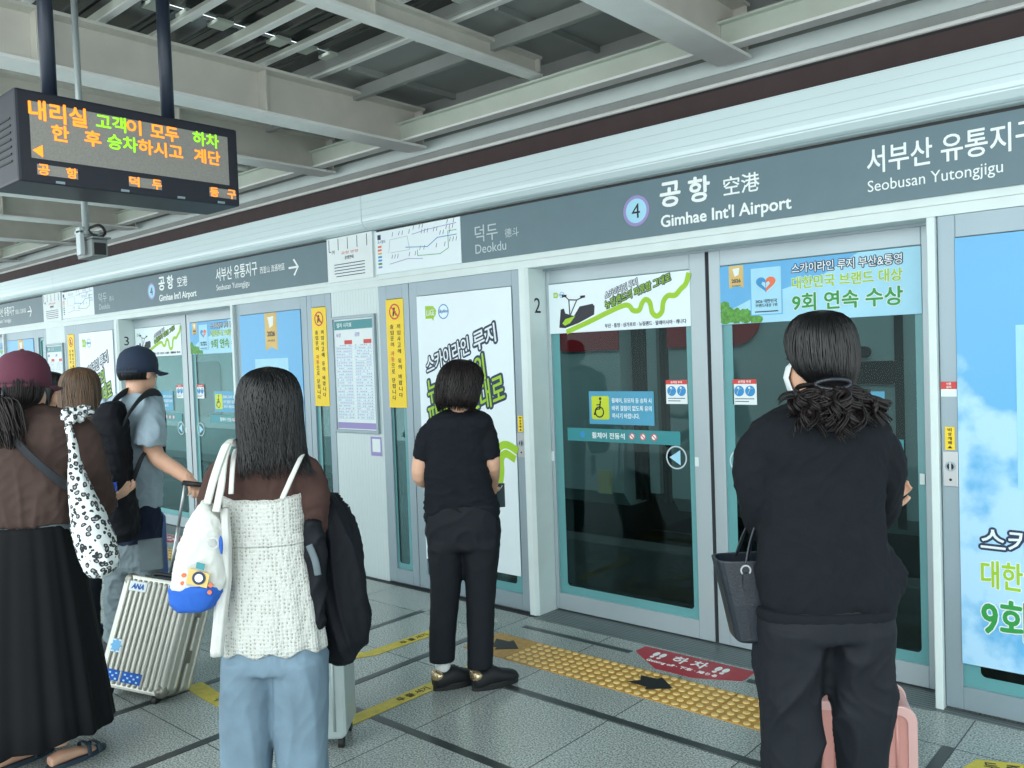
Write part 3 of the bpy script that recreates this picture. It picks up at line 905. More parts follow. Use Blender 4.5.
def ribbon_path(mb, pts, w, y, th):
    n = len(pts); L_ = []; R_ = []
    for i in range(n):
        a = Vector((pts[max(i - 1, 0)][0], 0, pts[max(i - 1, 0)][1])); b = Vector((pts[min(i + 1, n - 1)][0], 0, pts[min(i + 1, n - 1)][1]))
        v = (b - a).normalized(); nn = Vector((-v.z, 0, v.x)) * w / 2
        p = Vector((pts[i][0], y, pts[i][1])); L_.append(p + nn); R_.append(p - nn)
    for i in range(n - 1):
        mb.prism([L_[i], L_[i + 1], R_[i + 1], R_[i]], (0, -th, 0))
    return mb

def smooth_pts(P, n=8):
    out = []
    for i in range(len(P) - 1):
        p0, p1, p2, p3 = P[max(i - 1, 0)], P[i], P[i + 1], P[min(i + 2, len(P) - 1)]
        for j in range(n):
            t = j / n
            out.append(tuple(0.5 * ((2 * p1[c]) + (-p0[c] + p2[c]) * t + (2 * p0[c] - 5 * p1[c] + 4 * p2[c] - p3[c]) * t * t + (-p0[c] + 3 * p1[c] - 3 * p2[c] + p3[c]) * t ** 3) for c in range(len(p1))))
    out.append(tuple(P[-1]))
    return out

def luge_logos(x, z, s, y, o):
    g = MB()
    cx = x
    g.prism([(cx - 0.5 * s, y, z - 0.42 * s), (cx + 0.15 * s, y, z - 0.42 * s), (cx + 0.3 * s, y, z - 0.6 * s), (cx + 0.35 * s, y, z - 0.35 * s), (cx + 0.55 * s, y, z - 0.2 * s), (cx + 0.62 * s, y, z + 0.15 * s), (cx + 0.3 * s, y, z + 0.45 * s), (cx - 0.5 * s, y, z + 0.5 * s)], (0, -0.0006, 0))
    put('logo_badge', g, 'lime', o)
    put('logo_lettering', front_text(MB(), 'LUGE', cx - 0.38 * s, z - 0.2 * s, y - 0.0007, height=0.42 * s, width=0.8 * s, bold=0.02), 'paper', o)
    c2 = (x + 1.35 * s, y, z)
    put('logo_ring', MB().annulus(c2, (0, -1, 0), 0.45 * s, 0.52 * s, 0.0006, 28), 'blue', o)
    put('logo_script', front_text(MB(), 'Skyline', c2[0], z, y - 0.0004, height=0.30 * s, width=0.98 * s, align='C', shear=0.25, bold=0.012), 'blue', o)

def white_poster(k):
    d = -PER * k
    o = thing('advertising_poster', {0: 'tall white poster with slanted lime lettering left of the nearest doors', 1: 'tall white poster with slanted lime lettering left of the next doors along'}[k], 'poster', (-3.9 + d, 3.95, 0.22), 'tall white posters')
    put('sheet', MB().box(-4.332 + d, -3.468 + d, 3.943, 3.949, 0.225, 2.032), 'poster', o)
    y = 3.9425
    luge_logos(-4.20 + d, 1.915, 0.095, y, o)
    dk = MB(); wt = MB(); lm = MB()
    # slanted headline, dark outline behind white or lime letters
    for body, x, z, h, w, mb2 in (('스카이라인', -4.25, 1.500, 0.115, 0.43, wt), ('루지', -3.795, 1.640, 0.118, 0.20, wt),
                                  ('뉴질랜드의', -4.24, 1.295, 0.165, 0.56, lm), ('파릇함 그대로', -4.24, 1.105, 0.180, 0.73, lm)):
        slanted(dk, body, x + d, z, y, 17.5, h, w, 0.14, 0.0006, 0.0)
        slanted(mb2, body, x + d, z, y - 0.0013, 17.5, h, w, 0.018, 0.0006, 0.0)
    put('outline_lettering', dk, 'navytext', o); put('white_lettering', wt, 'paper', o); put('lime_lettering', lm, 'lime', o)
    P = [(-3.468 + d, 0.985), (-3.56 + d, 1.02), (-3.625 + d, 0.97), (-3.63 + d, 0.87), (-3.66 + d, 0.78), (-3.74 + d, 0.79), (-3.76 + d, 0.93), (-3.82 + d, 1.02), (-3.93 + d, 0.98), (-4.0 + d, 0.86), (-4.12 + d, 0.80), (-4.332 + d, 0.72)]
    put('winding_track', ribbon_path(MB(), smooth_pts(P), 0.105, y, 0.0006), 'lime', o)
    put('track_line', ribbon_path(MB(), smooth_pts(P), 0.008, y - 0.0007, 0.0004), 'paper', o)

def door_banner(k):
    d = -PER * k
    o = thing('door_banner', {0: 'white banner with black sled across top of left leaf of nearest doors', 1: 'white banner with black sled across top of left leaf of next doors'}[k], 'poster', (-2.81 + d, YD, 1.73), 'white door banners')
    put('sheet', MB().box(-3.300 + d, -2.318 + d, YD - 0.004, YD + 0.018, 1.731, 2.034), 'poster', o)
    y = YD - 0.0045
    luge_logos(-3.245 + d, 1.965, 0.035, y, o)
    # the sled
    def P2(L_): return [(-3.30 + d + a, y, 1.731 + b) for a, b in L_]
    put('sled_body', MB().prism(P2([(0.075, 0.035), (0.09, 0.145), (0.115, 0.15), (0.125, 0.12), (0.19, 0.10), (0.235, 0.155), (0.33, 0.165), (0.345, 0.15), (0.34, 0.10), (0.22, 0.055), (0.12, 0.03)]), (0, -0.0006, 0)), 'casing', o)
    y2 = y - 0.0007
    hb = MB()
    for L_ in ([(0.16, 0.10), (0.155, 0.20), (0.125, 0.225)], [(0.165, 0.11), (0.215, 0.195), (0.265, 0.21)], [(0.155, 0.20), (0.215, 0.195)]):
        ribbon_path(hb, [(-3.30 + d + a, 1.731 + b) for a, b in L_], 0.007, y2, 0.0005)
    for a, b in ((0.12, 0.226), (0.26, 0.212)):
        hb.box(-3.30 + d + a - 0.018, -3.30 + d + a + 0.018, y2 - 0.0005, y2, 1.731 + b - 0.007, 1.731 + b + 0.007)
    put('sled_handlebar', hb, 'blacktext', o)
    put('sled_emblem', MB().prism([(p[0], y2, p[2]) for p in P2([(0.10, 0.06), (0.125, 0.085), (0.20, 0.10), (0.16, 0.06), (0.12, 0.045)])], (0, -0.0005, 0)), 'lime', o)
    P = [(-3.17 + d, 1.737), (-3.0 + d, 1.79), (-2.86 + d, 1.838), (-2.76 + d, 1.868), (-2.715 + d, 1.868), (-2.685 + d, 1.838), (-2.645 + d, 1.838), (-2.625 + d, 1.875), (-2.60 + d, 1.895), (-2.573 + d, 1.875), (-2.56 + d, 1.82), (-2.53 + d, 1.797), (-2.497 + d, 1.82), (-2.485 + d, 1.875), (-2.455 + d, 1.905), (-2.41 + d, 1.905), (-2.375 + d, 1.935), (-2.34 + d, 1.965), (-2.322 + d, 2.02)]
    put('winding_track', ribbon_path(MB(), smooth_pts(P), 0.030, y, 0.0005), 'lime', o)
    dk = MB(); wt = MB(); lm = MB()
    slanted(dk, '스카이라인 루지', -2.875 + d, 1.915, y - 0.0006, 16, 0.042, 0.235, 0.11, 0.0005, 0.0)
    slanted(wt, '스카이라인 루지', -2.875 + d, 1.915, y - 0.0018, 16, 0.042, 0.235, 0.012, 0.0005, 0.0)
    slanted(dk, '뉴질랜드의 파릇함 그대로', -2.875 + d, 1.858, y - 0.0006, 16, 0.048, 0.46, 0.13, 0.0005, 0.0)
    slanted(lm, '뉴질랜드의 파릇함 그대로', -2.875 + d, 1.858, y - 0.0018, 16, 0.048, 0.46, 0.012, 0.0005, 0.0)
    front_text(dk, '부산 · 통영 · 싱가포르 · 뉴질랜드 · 말레이시아 · 캐나다', -2.885 + d, 1.748, y, height=0.024, width=0.54, bold=0.02)
    put('dark_lettering', dk, 'navytext', o); put('white_lettering', wt, 'paper', o); put('lime_lettering', lm, 'lime', o)

def heart(o, cx, cz, s, y):
    for sg, m in ((-1, 'blue'), (1, 'orange')):
        pts = []
        for i in range(19):
            t = math.pi * i / 18
            x = 0.5 * s * (math.sin(t) ** 3) * sg
            z = s * 0.42 * (0.8125 * math.cos(t) - 0.3125 * math.cos(2 * t) - 0.125 * math.cos(3 * t) - 0.0625 * math.cos(4 * t))
            pts.append((cx + x, z + cz))
        hole = [(cx + sg * 0.02 * s, cz - 0.22 * s), (cx + sg * 0.22 * s, cz - 0.02 * s), (cx + sg * 0.16 * s, cz + 0.10 * s), (cx + sg * 0.02 * s, cz + 0.04 * s)]
        put('heart_half', MB().prism([(a, y, b) for a, b in pts], (0, -0.0005, 0)), m, o)
        put('heart_cutout', MB().prism([(a, y - 0.0006, b) for a, b in hole], (0, -0.0004, 0)), 'palecard', o)

def ribbon_badge(o, x0, x1, z0, z1, y):
    xm = (x0 + x1) / 2; n = (z1 - z0) * 0.10
    put('ribbon_badge', MB().prism([(x0, y, z0), (xm, y, z0 + n), (x1, y, z0), (x1, y, z1), (x0, y, z1)], (0, -0.0006, 0)), 'gold', o)
    w = x1 - x0
    put('badge_emblem', MB().prism([(xm - w * 0.25, y - 0.0007, z1 - w * 0.2), (xm + w * 0.25, y - 0.0007, z1 - w * 0.15), (xm + w * 0.18, y - 0.0007, z1 - w * 0.6), (xm - w * 0.1, y - 0.0007, z1 - w * 0.7)], (0, -0.0004, 0)), 'paper', o)
    t = front_text(MB(), '2026', xm, z1 - w * 0.98, y - 0.0007, width=w * 0.62, align='C', bold=0.03)
    front_text(t, 'AWARDS', xm, z1 - w * 1.3, y - 0.0007, width=w * 0.62, height=w * 0.10, align='C')
    put('badge_lettering', t, 'navytext', o)

def outlined(o, items, y, sets):
    """items: (text, x, z, height, width, key); sets[key] = (outline material, fill material, outline bold, fill bold)"""
    for key, (mo, mf, bo, bf) in sets.items():
        a = MB(); b = MB()
        for body, x, z, h, w, kk in items:
            if kk == key:
                front_text(a, body, x, z, y, height=h, width=w, bold=bo, ref_bold=0.0)
                front_text(b, body, x, z, y - 0.0013, height=h, width=w, bold=bf, ref_bold=0.0)
        put('outline_lettering', a, mo, o); put('lettering', b, mf, o)

ADSETS = {'n': ('navytext', 'paper', 0.10, 0.012), 'l': ('paper', 'lime', 0.06, 0.022), 'g': ('paper', 'green', 0.06, 0.026)}

def blue_banner(k):
    d = -PER * k
    o = thing('door_banner', {0: 'pale blue award banner across top of right leaf of nearest doors', 1: 'pale blue award banner across top of right leaf of next doors', 2: 'pale blue award banner on farthest door leaf'}[k], 'poster', (-1.64 + d, YD, 1.73), 'pale blue door banners')
    put('sheet', MB().box(-2.138 + d, -1.145 + d, YD - 0.004, YD + 0.018, 1.728, 2.033), 'palecard', o)
    y = YD - 0.0045
    put('blue_sky_patch', MB().prism([(-2.138 + d, y, 1.78), (-1.97 + d, y, 1.85), (-1.62 + d, y, 1.93), (-1.50 + d, y, 1.99), (-1.42 + d, y, 2.033), (-2.138 + d, y, 2.033)], (0, -0.0004, 0)), 'skyblue', o)
    rng = random.Random(11)
    for cx, cz, rr in ((-2.10, 1.775, 0.048), (-2.115, 1.82, 0.03), (-2.05, 1.77, 0.042), (-2.0, 1.765, 0.04), (-1.95, 1.755, 0.03), (-1.92, 1.745, 0.018)):
        pts = []
        for i in range(26):
            a = 2 * math.pi * i / 26; r2 = rr * (0.85 + 0.25 * rng.random())
            pts.append((min(max(cx + d + r2 * math.cos(a), -2.138 + d), -1.2 + d), y - 0.0005 - rr * 0.004, max(cz + r2 * math.sin(a), 1.729)))
        put('tree_print', MB().prism(pts, (0, -0.0003, 0)), 'leaf', o)
    ribbon_badge(o, -2.085 + d, -2.005 + d, 1.915, 2.03, y - 0.0004)
    put('award_card', MB().box(-1.965 + d, -1.800 + d, y - 0.0012, y, 1.768, 2.008), 'palecard', o)
    put('card_border', frame_ring(MB(), -1.968 + d, -1.797 + d, 1.765, 2.011, -1.963 + d, -1.802 + d, 1.770, 2.006, 0.004, y - 0.0016, 0.0006), 'skyblue', o)
    heart(o, -1.883 + d, 1.925, 0.105, y - 0.0013)
    t = front_text(MB(), '2026 대한민국', -1.883 + d, 1.836, y - 0.0014, width=0.115, align='C', bold=0.02)
    front_text(t, '브랜드대상 1위', -1.883 + d, 1.815, y - 0.0014, width=0.115, align='C', bold=0.02)
    t.box(-1.945 + d, -1.82 + d, y - 0.0018, y - 0.0012, 1.78, 1.786)
    put('card_lettering', t, 'navytext', o)
    outlined(o, [('스카이라인 루지 부산&통영', -1.745 + d, 1.962, 0.048, 0.52, 'n'), ('대한민국 브랜드 대상', -1.745 + d, 1.885, 0.058, 0.52, 'l'), ('9회 연속 수상', -1.745 + d, 1.775, 0.085, 0.52, 'g')], y - 0.0006, ADSETS)

def blue_poster(k):
    d = -PER * k
    o = thing('advertising_poster', {0: 'tall sky blue award poster at right edge of photo', 1: 'tall sky blue award poster with gold ribbon right of the next doors along', 2: 'tall sky blue award poster at far left behind maroon cap'}[k], 'poster', (-0.5 + d, 3.95, 0.22), 'tall sky blue posters')
    put('sheet', MB().box(-0.965 + d, -0.070 + d, 3.943, 3.949, 0.218, 2.032), 'skyprint', o)
    y = 3.9425
    ribbon_badge(o, -0.575 + d, -0.40 + d, 1.72, 2.03, y)
    put('award_card', MB().box(-0.745 + d, -0.255 + d, y - 0.0012, y, 0.98, 1.655), 'palecard', o)
    heart(o, -0.50 + d, 1.42, 0.30, y - 0.0013)
    t = front_text(MB(), '2026 대한민국', -0.50 + d, 1.17, y - 0.0014, width=0.36, align='C', bold=0.02)
    front_text(t, '브랜드 대상', -0.50 + d, 1.10, y - 0.0014, width=0.32, align='C', bold=0.02)
    put('card_lettering', t, 'navytext', o)
    outlined(o, [('스카이라인 루지', -0.885 + d, 0.715, 0.098, 0.72, 'n'), ('대한민국 브랜드 대상', -0.885 + d, 0.560, 0.115, 0.76, 'l'), ('9회 연속 수상', -0.885 + d, 0.355, 0.160, 0.74, 'g')], y, ADSETS)

def caution(k, x, side):
    d = -PER * k
    o = thing('caution_sticker', 'small red topped caution sticker on %s leaf glass of the %s doors' % (side, NEAR[k]), 'sticker', (x + 0.067 + d, YD + 0.017, 1.30), 'finger caution stickers')
    y = YD + 0.0165
    put('sheet', MB().box(x + d, x + 0.134 + d, y, y + 0.0015, 1.304, 1.437), 'paper', o)
    put('header', MB().box(x + d, x + 0.134 + d, y - 0.0006, y, 1.413, 1.437), 'red', o)
    for cx in (x + 0.036, x + 0.098):
        r = put('icon_disc', MB().disk((cx + d, y, 1.376), (0, -1, 0), 0.028, 0.0006, 24), 'blue', o)
        h = MB().tube([(cx + d - 0.012, y - 0.0008, 1.36), (cx + d, y - 0.0008, 1.384), (cx + d + 0.014, y - 0.0008, 1.39)], 0.0055, 6, flat=0.2)
        h.disk((cx + d - 0.004, y - 0.0005, 1.393), (0, -1, 0), 0.006, 0.0005, 12)
        put('hand_icon', h, 'paper', r)
    t = MB()
    front_text(t, '손끼임 주의', x + 0.067 + d, 1.425, y - 0.0007, width=0.07, align='C', bold=0.02)
    put('title', t, 'whitetext', o)
    l = MB()
    for i in range(2):
        l.box(x + 0.012 + d, x + (0.12 if i == 0 else 0.09) + d, y - 0.0006, y, 1.333 - 0.014 * i, 1.337 - 0.014 * i)
    put('text_print', l, 'navytext', o)

def wheelchair(k, x0=-3.034, side='left'):
    d = -PER * k + (x0 + 3.034)
    o = thing('wheelchair_sticker', 'blue wheelchair notice sticker on %s leaf glass of the %s doors' % (side, NEAR[k]), 'sticker', (-2.807 + d, YD + 0.017, 1.178), 'blue wheelchair stickers')
    y = YD + 0.0165
    put('sheet', MB().box(-3.034 + d, -2.580 + d, y, y + 0.0015, 1.178, 1.374), 'stickerblue', o)
    put('icon_square', MB().prism([(p[0], y, p[2]) for p in rrect(-3.016 + d, -2.888 + d, 1.206, 1.346, 0.012, y)], (0, -0.0006, 0)), 'stickeryellow', o)
    y2 = y - 0.0007; cx = -2.955 + d
    w = MB().disk((cx - 0.004, y2, 1.330), (0, -1, 0), 0.0095, 0.0005, 16)
    w.annulus((cx + 0.004, y2, 1.250), (0, -1, 0), 0.026, 0.034, 0.0005, 32)
    ribbon_path(w, [(cx - 0.006, 1.318), (cx + 0.002, 1.268), (cx + 0.028, 1.266), (cx + 0.042, 1.232)], 0.010, y2, 0.0005)
    ribbon_path(w, [(cx - 0.004, 1.295), (cx + 0.024, 1.292)], 0.007, y2, 0.0005)
    for v_ in range(0, len(w.v)): pass
    wm = w.mesh('wheelchair_icon')
    for v in wm.vertices: v.co.x = 2 * cx - v.co.x
    link('wheelchair_icon', wm, 'blacktext', o)
    t = MB()
    for i, (b, w_) in enumerate((('휠체어, 유모차 등 승차 시', 0.272), ('바퀴 걸림이 없도록 유의', 0.272), ('하시기 바랍니다.', 0.19))):
        front_text(t, b, -2.868 + d, 1.305 - 0.045 * i, y, height=0.030, width=w_, bold=0.012)
    put('lettering', t, 'whitetext', o)

def band(k, x0=-3.205, side='left'):
    d = -PER * k + (x0 + 3.205)
    xe = -2.416 if side == 'left' else -2.575
    ic = -2.735 if side == 'left' else -2.762
    o = thing('priority_band_sticker', 'teal wheelchair seat band sticker on %s leaf glass of the %s doors' % (side, NEAR[k]), 'sticker', (-2.81 + d, YD + 0.017, 1.07), 'teal band stickers')
    y = YD + 0.0165
    put('sheet', MB().prism([(-3.205 + d, y, 1.072), (xe + d, y, 1.072), (xe + d, y, 1.150), (-3.205 + d, y, 1.150)], (0, 0.0015, 0)), 'stickerteal', o)
    put('lettering', front_text(MB(), '휠체어 전동석', -3.02 + d, 1.092, y, height=0.036, width=0.235, bold=0.012), 'whitetext', o)
    put('round_icon', MB().disk((-3.09 + d, y, 1.112), (0, -1, 0), 0.018, 0.0006, 20), 'blue', o)
    for i in range(3):
        c = (ic + 0.075 * i + d, y, 1.112)
        r = put('ban_icon', MB().disk(c, (0, -1, 0), 0.020, 0.0006, 20), 'paper', o)
        q = MB().annulus((c[0], y - 0.0006, c[2]), (0, -1, 0), 0.015, 0.020, 0.0005, 20)
        q.prism([(c[0] - 0.014, y - 0.0006, c[2] + 0.01), (c[0] - 0.010, y - 0.0006, c[2] + 0.014), (c[0] + 0.014, y - 0.0006, c[2] - 0.010), (c[0] + 0.010, y - 0.0006, c[2] - 0.014)], (0, -0.0004, 0))
        put('ban_mark', q, 'red', r)

def arrow_circle(k, cx, side, sg):
    d = -PER * k
    o = thing('arrow_sticker', 'round open arrow sticker on %s leaf glass of the %s doors' % (side, NEAR[k]), 'sticker', (cx + d, YD + 0.017, 0.94), 'round door arrow stickers')
    y = YD + 0.0175
    put('ring', MB().annulus((cx + d, y, 1.004), (0, -1, 0), 0.058, 0.066, 0.0012, 36), 'greytext', o)
    put('arrow', MB().prism([(cx + d - sg * 0.045, y, 1.004), (cx + d + sg * 0.025, y, 1.046), (cx + d + sg * 0.025, y, 0.962)], (0, -0.0012, 0)), 'palecard', o)

def lock_plate(x, right, where):
    o = thing('lock_plate', 'emergency release plate with yellow label ' + where, 'lock', (x, 3.945, 0.975))
    put('plate', MB().box(x - 0.030, x + 0.030, 3.944, 3.949, 0.975, 1.125), 'metal', o, bevel=0.004)
    put('keyhole_cup', MB().annulus((x, 3.9435, 1.062), (0, -1, 0), 0.014, 0.021, 0.002, 20), 'frame', o)
    put('cup_recess', MB().disk((x, 3.944, 1.062), (0, -1, 0), 0.014, 0.0006, 20), 'black', o)
    put('latch', MB().box(x - 0.004, x + 0.004, 3.939, 3.944, 1.045, 1.08), 'metal', o, bevel=0.001)
    put('keyhole', MB().disk((x, 3.944, 1.005), (0, -1, 0), 0.006, 0.0007, 12), 'black', o)
    put('yellow_label', MB().box(x - 0.019, x + 0.019, 3.9445, 3.949, 1.133, 1.232), 'yellow', o)
    t = MB()
    z = 1.22
    for ch in '비상개폐':
        front_text(t, ch, x, z, 3.9440, height=0.014, width=0.015, align='C', bold=0.02); z -= 0.0185
    t.prism([(x - 0.01, 3.944, 1.14), (x + 0.01, 3.944, 1.14), (x, 3.944, 1.152)], (0, -0.0005, 0))
    put('label_lettering', t, 'blacktext', o)

def number(k, s_):
    d = -PER * k
    o = thing('door_number', 'black numeral painted on side of the door post of the %s doors' % NEAR[k], 'number', (-3.328 + d, 4.025, 1.87))
    mb = text(MB(), s_, (-3.3275 + d, 4.025, 1.908), (0, 1, 0), (0, 0, 1), height=0.092, align='C', bold=0.0, th=0.0015)
    put('numeral', mb, 'blacktext', o)

for k in (0, 1, 2): route_sign(k)
for k in (0, 1): line_map(k); notice(k); timetable(k)
info_label()
vertical_strip(0, -4.660, -4.476, 'bright yellow warning strip left of the tall white poster by the nearest doors')
vertical_strip(1, -4.660, -4.476, 'yellow warning strip left of the tall white poster by the next doors along')
vertical_strip(1, 0.080, 0.264, 'yellow warning strip left of the framed timetable between doors')
for k in (0, 1): white_poster(k); door_banner(k)
for k in (0, 1, 2): blue_banner(k); blue_poster(k)
for k in (0, 1):
    caution(k, -2.498, 'left'); caution(k, -2.092, 'right')
    wheelchair(k); band(k)
    wheelchair(k, -1.775, 'right'); band(k, -1.87, 'right')
    arrow_circle(k, -2.444, 'left', 1); arrow_circle(k, -2.055, 'right', -1)
number(0, '2'); number(1, '3')
lock_plate(-0.998, True, 'on the frame right of the nearest doors')
lock_plate(-3.430, False, 'on the frame left of the nearest doors')
o = thing('red_label', 'small red and white label above the lock plate right of the nearest doors', 'sticker', (-0.998, 3.947, 1.36))
put('white_half', MB().box(-1.030, -0.968, 3.9465, 3.949, 1.362, 1.394), 'paper', o)
put('red_half', MB().box(-1.030, -0.968, 3.9465, 3.949, 1.394, 1.426), 'red', o)
put('lettering', front_text(front_text(MB(), '사용', -0.999, 1.417, 3.946, height=0.010, align='C', bold=0.02), '금지', -0.999, 1.403, 3.946, height=0.010, align='C', bold=0.02), 'whitetext', o)

# ------------------------------------------------------------------ marks on the floor
def tactile(k):
    d = -PER * k
    o = thing('tactile_paving', 'yellow studded tactile paving in front of the %s doors' % NEAR[k], 'tactile paving', (-2.4 + d, 3.41, 0), 'yellow tactile paving')
    x0, x1, y0, y1 = -3.32, -1.22, 3.268, 3.562
    for i in range(7):
        a = x0 + 0.3 * i
        m = MB().box(a + 0.002 + d, a + 0.298 + d, y0, y1, 0.0, 0.004)
        tile = put('tile', m, 'tactile', o)
        m = MB()
        if i > 0:
            for ix in range(6):
                for iy in range(6):
                    c = (a + 0.025 + 0.05 * ix + d, y0 + 0.022 + 0.05 * iy, 0.004)
                    rs = []
                    for rr, zz in ((0.0175, 0.0), (0.0155, 0.0036), (0.011, 0.0055)):
                        rs.append([(c[0] + rr * math.cos(2 * math.pi * t / 10), c[1] + rr * math.sin(2 * math.pi * t / 10), c[2] + zz) for t in range(10)])
                    m.rings(rs)
        if i > 0: put('stud_pattern', m, 'stud', tile)
    return o
def arrow_mark(x, y, z, where, sg=1):
    pts = [(x + a * sg, y + b) for a, b in ((-0.10, -0.055), (-0.055, -0.005), (-0.09, 0.05), (0.0, 0.055), (0.01, 0.085), (0.12, 0.0), (0.02, -0.085), (0.01, -0.055))]
    put_ = put('floor_arrow', MB().prism([(a, b, z) for a, b in pts], (0, 0, 0.002)), 'black')
    tag(put_, where, 'arrow')
    return put_
for k in (0, 1): tactile(k)
arrow_mark(-3.165, 3.42, 0.0042, 'black arrow on the end tile of tactile paving near person in black tee')
arrow_mark(-2.205, 3.425, 0.009, 'black arrow across studded tactile paving under the red floor sticker')

def red_sticker(k):
    d = -PER * k
    o = thing('floor_sticker', 'red floor sticker with white footprints in front of the %s doors' % NEAR[k], 'sticker', (-2.2 + d, 3.73, 0), 'red getting off floor stickers')
    put('sheet', MB().prism([(a + d, b, 0.0002) for a, b in ((-2.515, 3.862), (-2.515, 3.765), (-2.30, 3.612), (-2.085, 3.612), (-1.875, 3.715), (-1.875, 3.862))], (0, 0, 0.0012)), 'floorred', o)
    t = MB()
    floor_text(t, '하 차', -2.20 + d, 3.785, 0.0016, height=0.085, align='C', bold=0.02)
    floor_text(t, 'Getting off · 下车 · 降りる', -2.20 + d, 3.695, 0.0016, width=0.40, align='C', bold=0.01)
    put('lettering', t, 'whitetext', o)
    f = MB()
    for cx in (-2.40, -2.36, -2.04, -2.00):
        f.prism([(cx + d + 0.016 * math.cos(a), 3.79 + 0.03 * math.sin(a), 0.0015) for a in [2 * math.pi * i / 14 for i in range(14)]], (0, 0, 0.0006))
        f.prism([(cx + d + 0.012 * math.cos(a), 3.745 + 0.013 * math.sin(a), 0.0015) for a in [2 * math.pi * i / 10 for i in range(10)]], (0, 0, 0.0006))
    put('footprint_print', f, 'whitetext', o)
for k in (0, 1): red_sticker(k)

def queue_strip(pts, w, where, words):
    o = thing('queue_strip', where, 'floor sticker', (pts[0][0], pts[0][1], 0), 'yellow queue floor strips')
    P = [Vector((a, b, 0.0016)) for a, b in pts]
    m = MB(); n = len(P); L_, R_ = [], []
    for i in range(n):
        v = (P[min(i + 1, n - 1)] - P[max(i - 1, 0)]).normalized(); nn = Vector((-v.y, v.x, 0)) * w / 2
        L_.append(P[i] + nn); R_.append(P[i] - nn)
    for i in range(n - 1):
        m.prism([R_[i], R_[i + 1], L_[i + 1], L_[i]], (0, 0, 0.0012))
    put('strip', m, 'flooryellow', o)
    t = MB()
    i = (n - 1) // 2
    v = P[i + 1] - P[i]; ang = math.degrees(math.atan2(v.y, v.x)); mid = (P[i] + P[i + 1]) / 2
    floor_text(t, words, mid.x, mid.y, 0.003, ang=ang, height=w * 0.5, align='C', bold=0.01)
    put('lettering', t, 'blacktext', o)
queue_strip([(-3.16, 2.20), (-3.05, 2.26), (-3.05, 3.05), (-3.12, 3.24)], 0.085, 'yellow queue strip running under the feet of person in black tee', '두 줄 서기')
queue_strip([(-3.76, 2.74), (-3.66, 2.90), (-3.64, 3.50)], 0.085, 'yellow queue strip nearer the wall behind person in black tee', '두 줄 서기')
queue_strip([(-4.05, 2.07), (-3.86, 2.05), (-3.60, 2.04), (-3.45, 2.03)], 0.09, 'yellow queue strip behind the silver ribbed suitcase', '두 줄')
queue_strip([(-0.80, 3.36), (-0.775, 3.49), (-0.68, 3.525), (-0.50, 3.525)], 0.11, 'yellow floor strip at lower right corner of photo', '두 줄')

# ------------------------------------------------------------------ hanging LED display and camera
LX = -3.90
led = thing('led_display', 'dark hanging display with lit orange and green lettering', 'display', (LX - 0.15, 1.85, 2.40))
put('casing', MB().box(LX - 0.32, LX, 1.335, 2.366, 2.413, 2.803), 'casing', led, bevel=0.012)
put('screen_panel', MB().box(LX - 0.002, LX + 0.002, 1.39, 2.31, 2.515, 2.755), 'ledpanel', led)
for a, b in ((1.41, 1.575), (1.80, 1.955), (2.20, 2.345)):
    put('name_panel', MB().box(LX - 0.002, LX + 0.002, a, b, 2.447, 2.492), 'ledpanel', led)
def led_text(mb, body, y, z, h, w, b=0.022):
    return text(mb, body, (LX + 0.0022, y, z), (0, 1, 0), (0, 0, 1), height=h, width=w, bold=b, th=0.0012)
og = MB(); gn = MB()
led_text(og, '내리실', 1.388, 2.680, 0.082, 0.235)
led_text(gn, '고객', 1.665, 2.688, 0.066, 0.132)
led_text(og, '이', 1.802, 2.688, 0.066, 0.066)
led_text(og, '모두', 1.915, 2.686, 0.066, 0.135)
led_text(gn, '하차', 2.125, 2.690, 0.066, 0.135)
led_text(og, '한', 1.475, 2.604, 0.066, 0.07); led_text(og, '후', 1.612, 2.604, 0.066, 0.07)
led_text(gn, '승차', 1.712, 2.606, 0.066, 0.135); led_text(og, '하시고', 1.852, 2.606, 0.066, 0.215); led_text(og, '계단', 2.128, 2.606, 0.066, 0.135)
og.prism([(LX + 0.0022, 1.395, 2.548), (LX + 0.0022, 1.435, 2.522), (LX + 0.0022, 1.435, 2.574)], (0.0012, 0, 0))
led_text(og, '공', 1.413, 2.448, 0.044, 0.044); led_text(og, '항', 1.528, 2.448, 0.044, 0.044)
led_text(og, '덕', 1.803, 2.448, 0.044, 0.044); led_text(og, '두', 1.91, 2.448, 0.044, 0.044)
led_text(og, '등', 2.203, 2.448, 0.044, 0.044); led_text(og, '구', 2.298, 2.448, 0.044, 0.044)
put('orange_lettering', og, 'ledorange', led); put('green_lettering', gn, 'ledgreen', led)
hg = MB()
for y in (1.50, 1.78, 2.05, 2.26):
    put('hinge_clip', MB().box(LX - 0.015, LX + 0.006, y - 0.018, y + 0.018, 2.418, 2.428), 'frame', led)
LP = LX - 0.16
for y in (1.535, 2.085):
    put('hanger_pole', MB().cyl((LP, y, 2.79), (LP, y, 3.73), 0.032, 18), 'poledark', led, smooth=True)
vents = MB()
for i in range(7):
    vents.box(LX - 0.27, LX - 0.06, 1.332, 1.337, 2.50 + 0.03 * i, 2.508 + 0.03 * i)
put('vent_slats', vents, 'black', led)

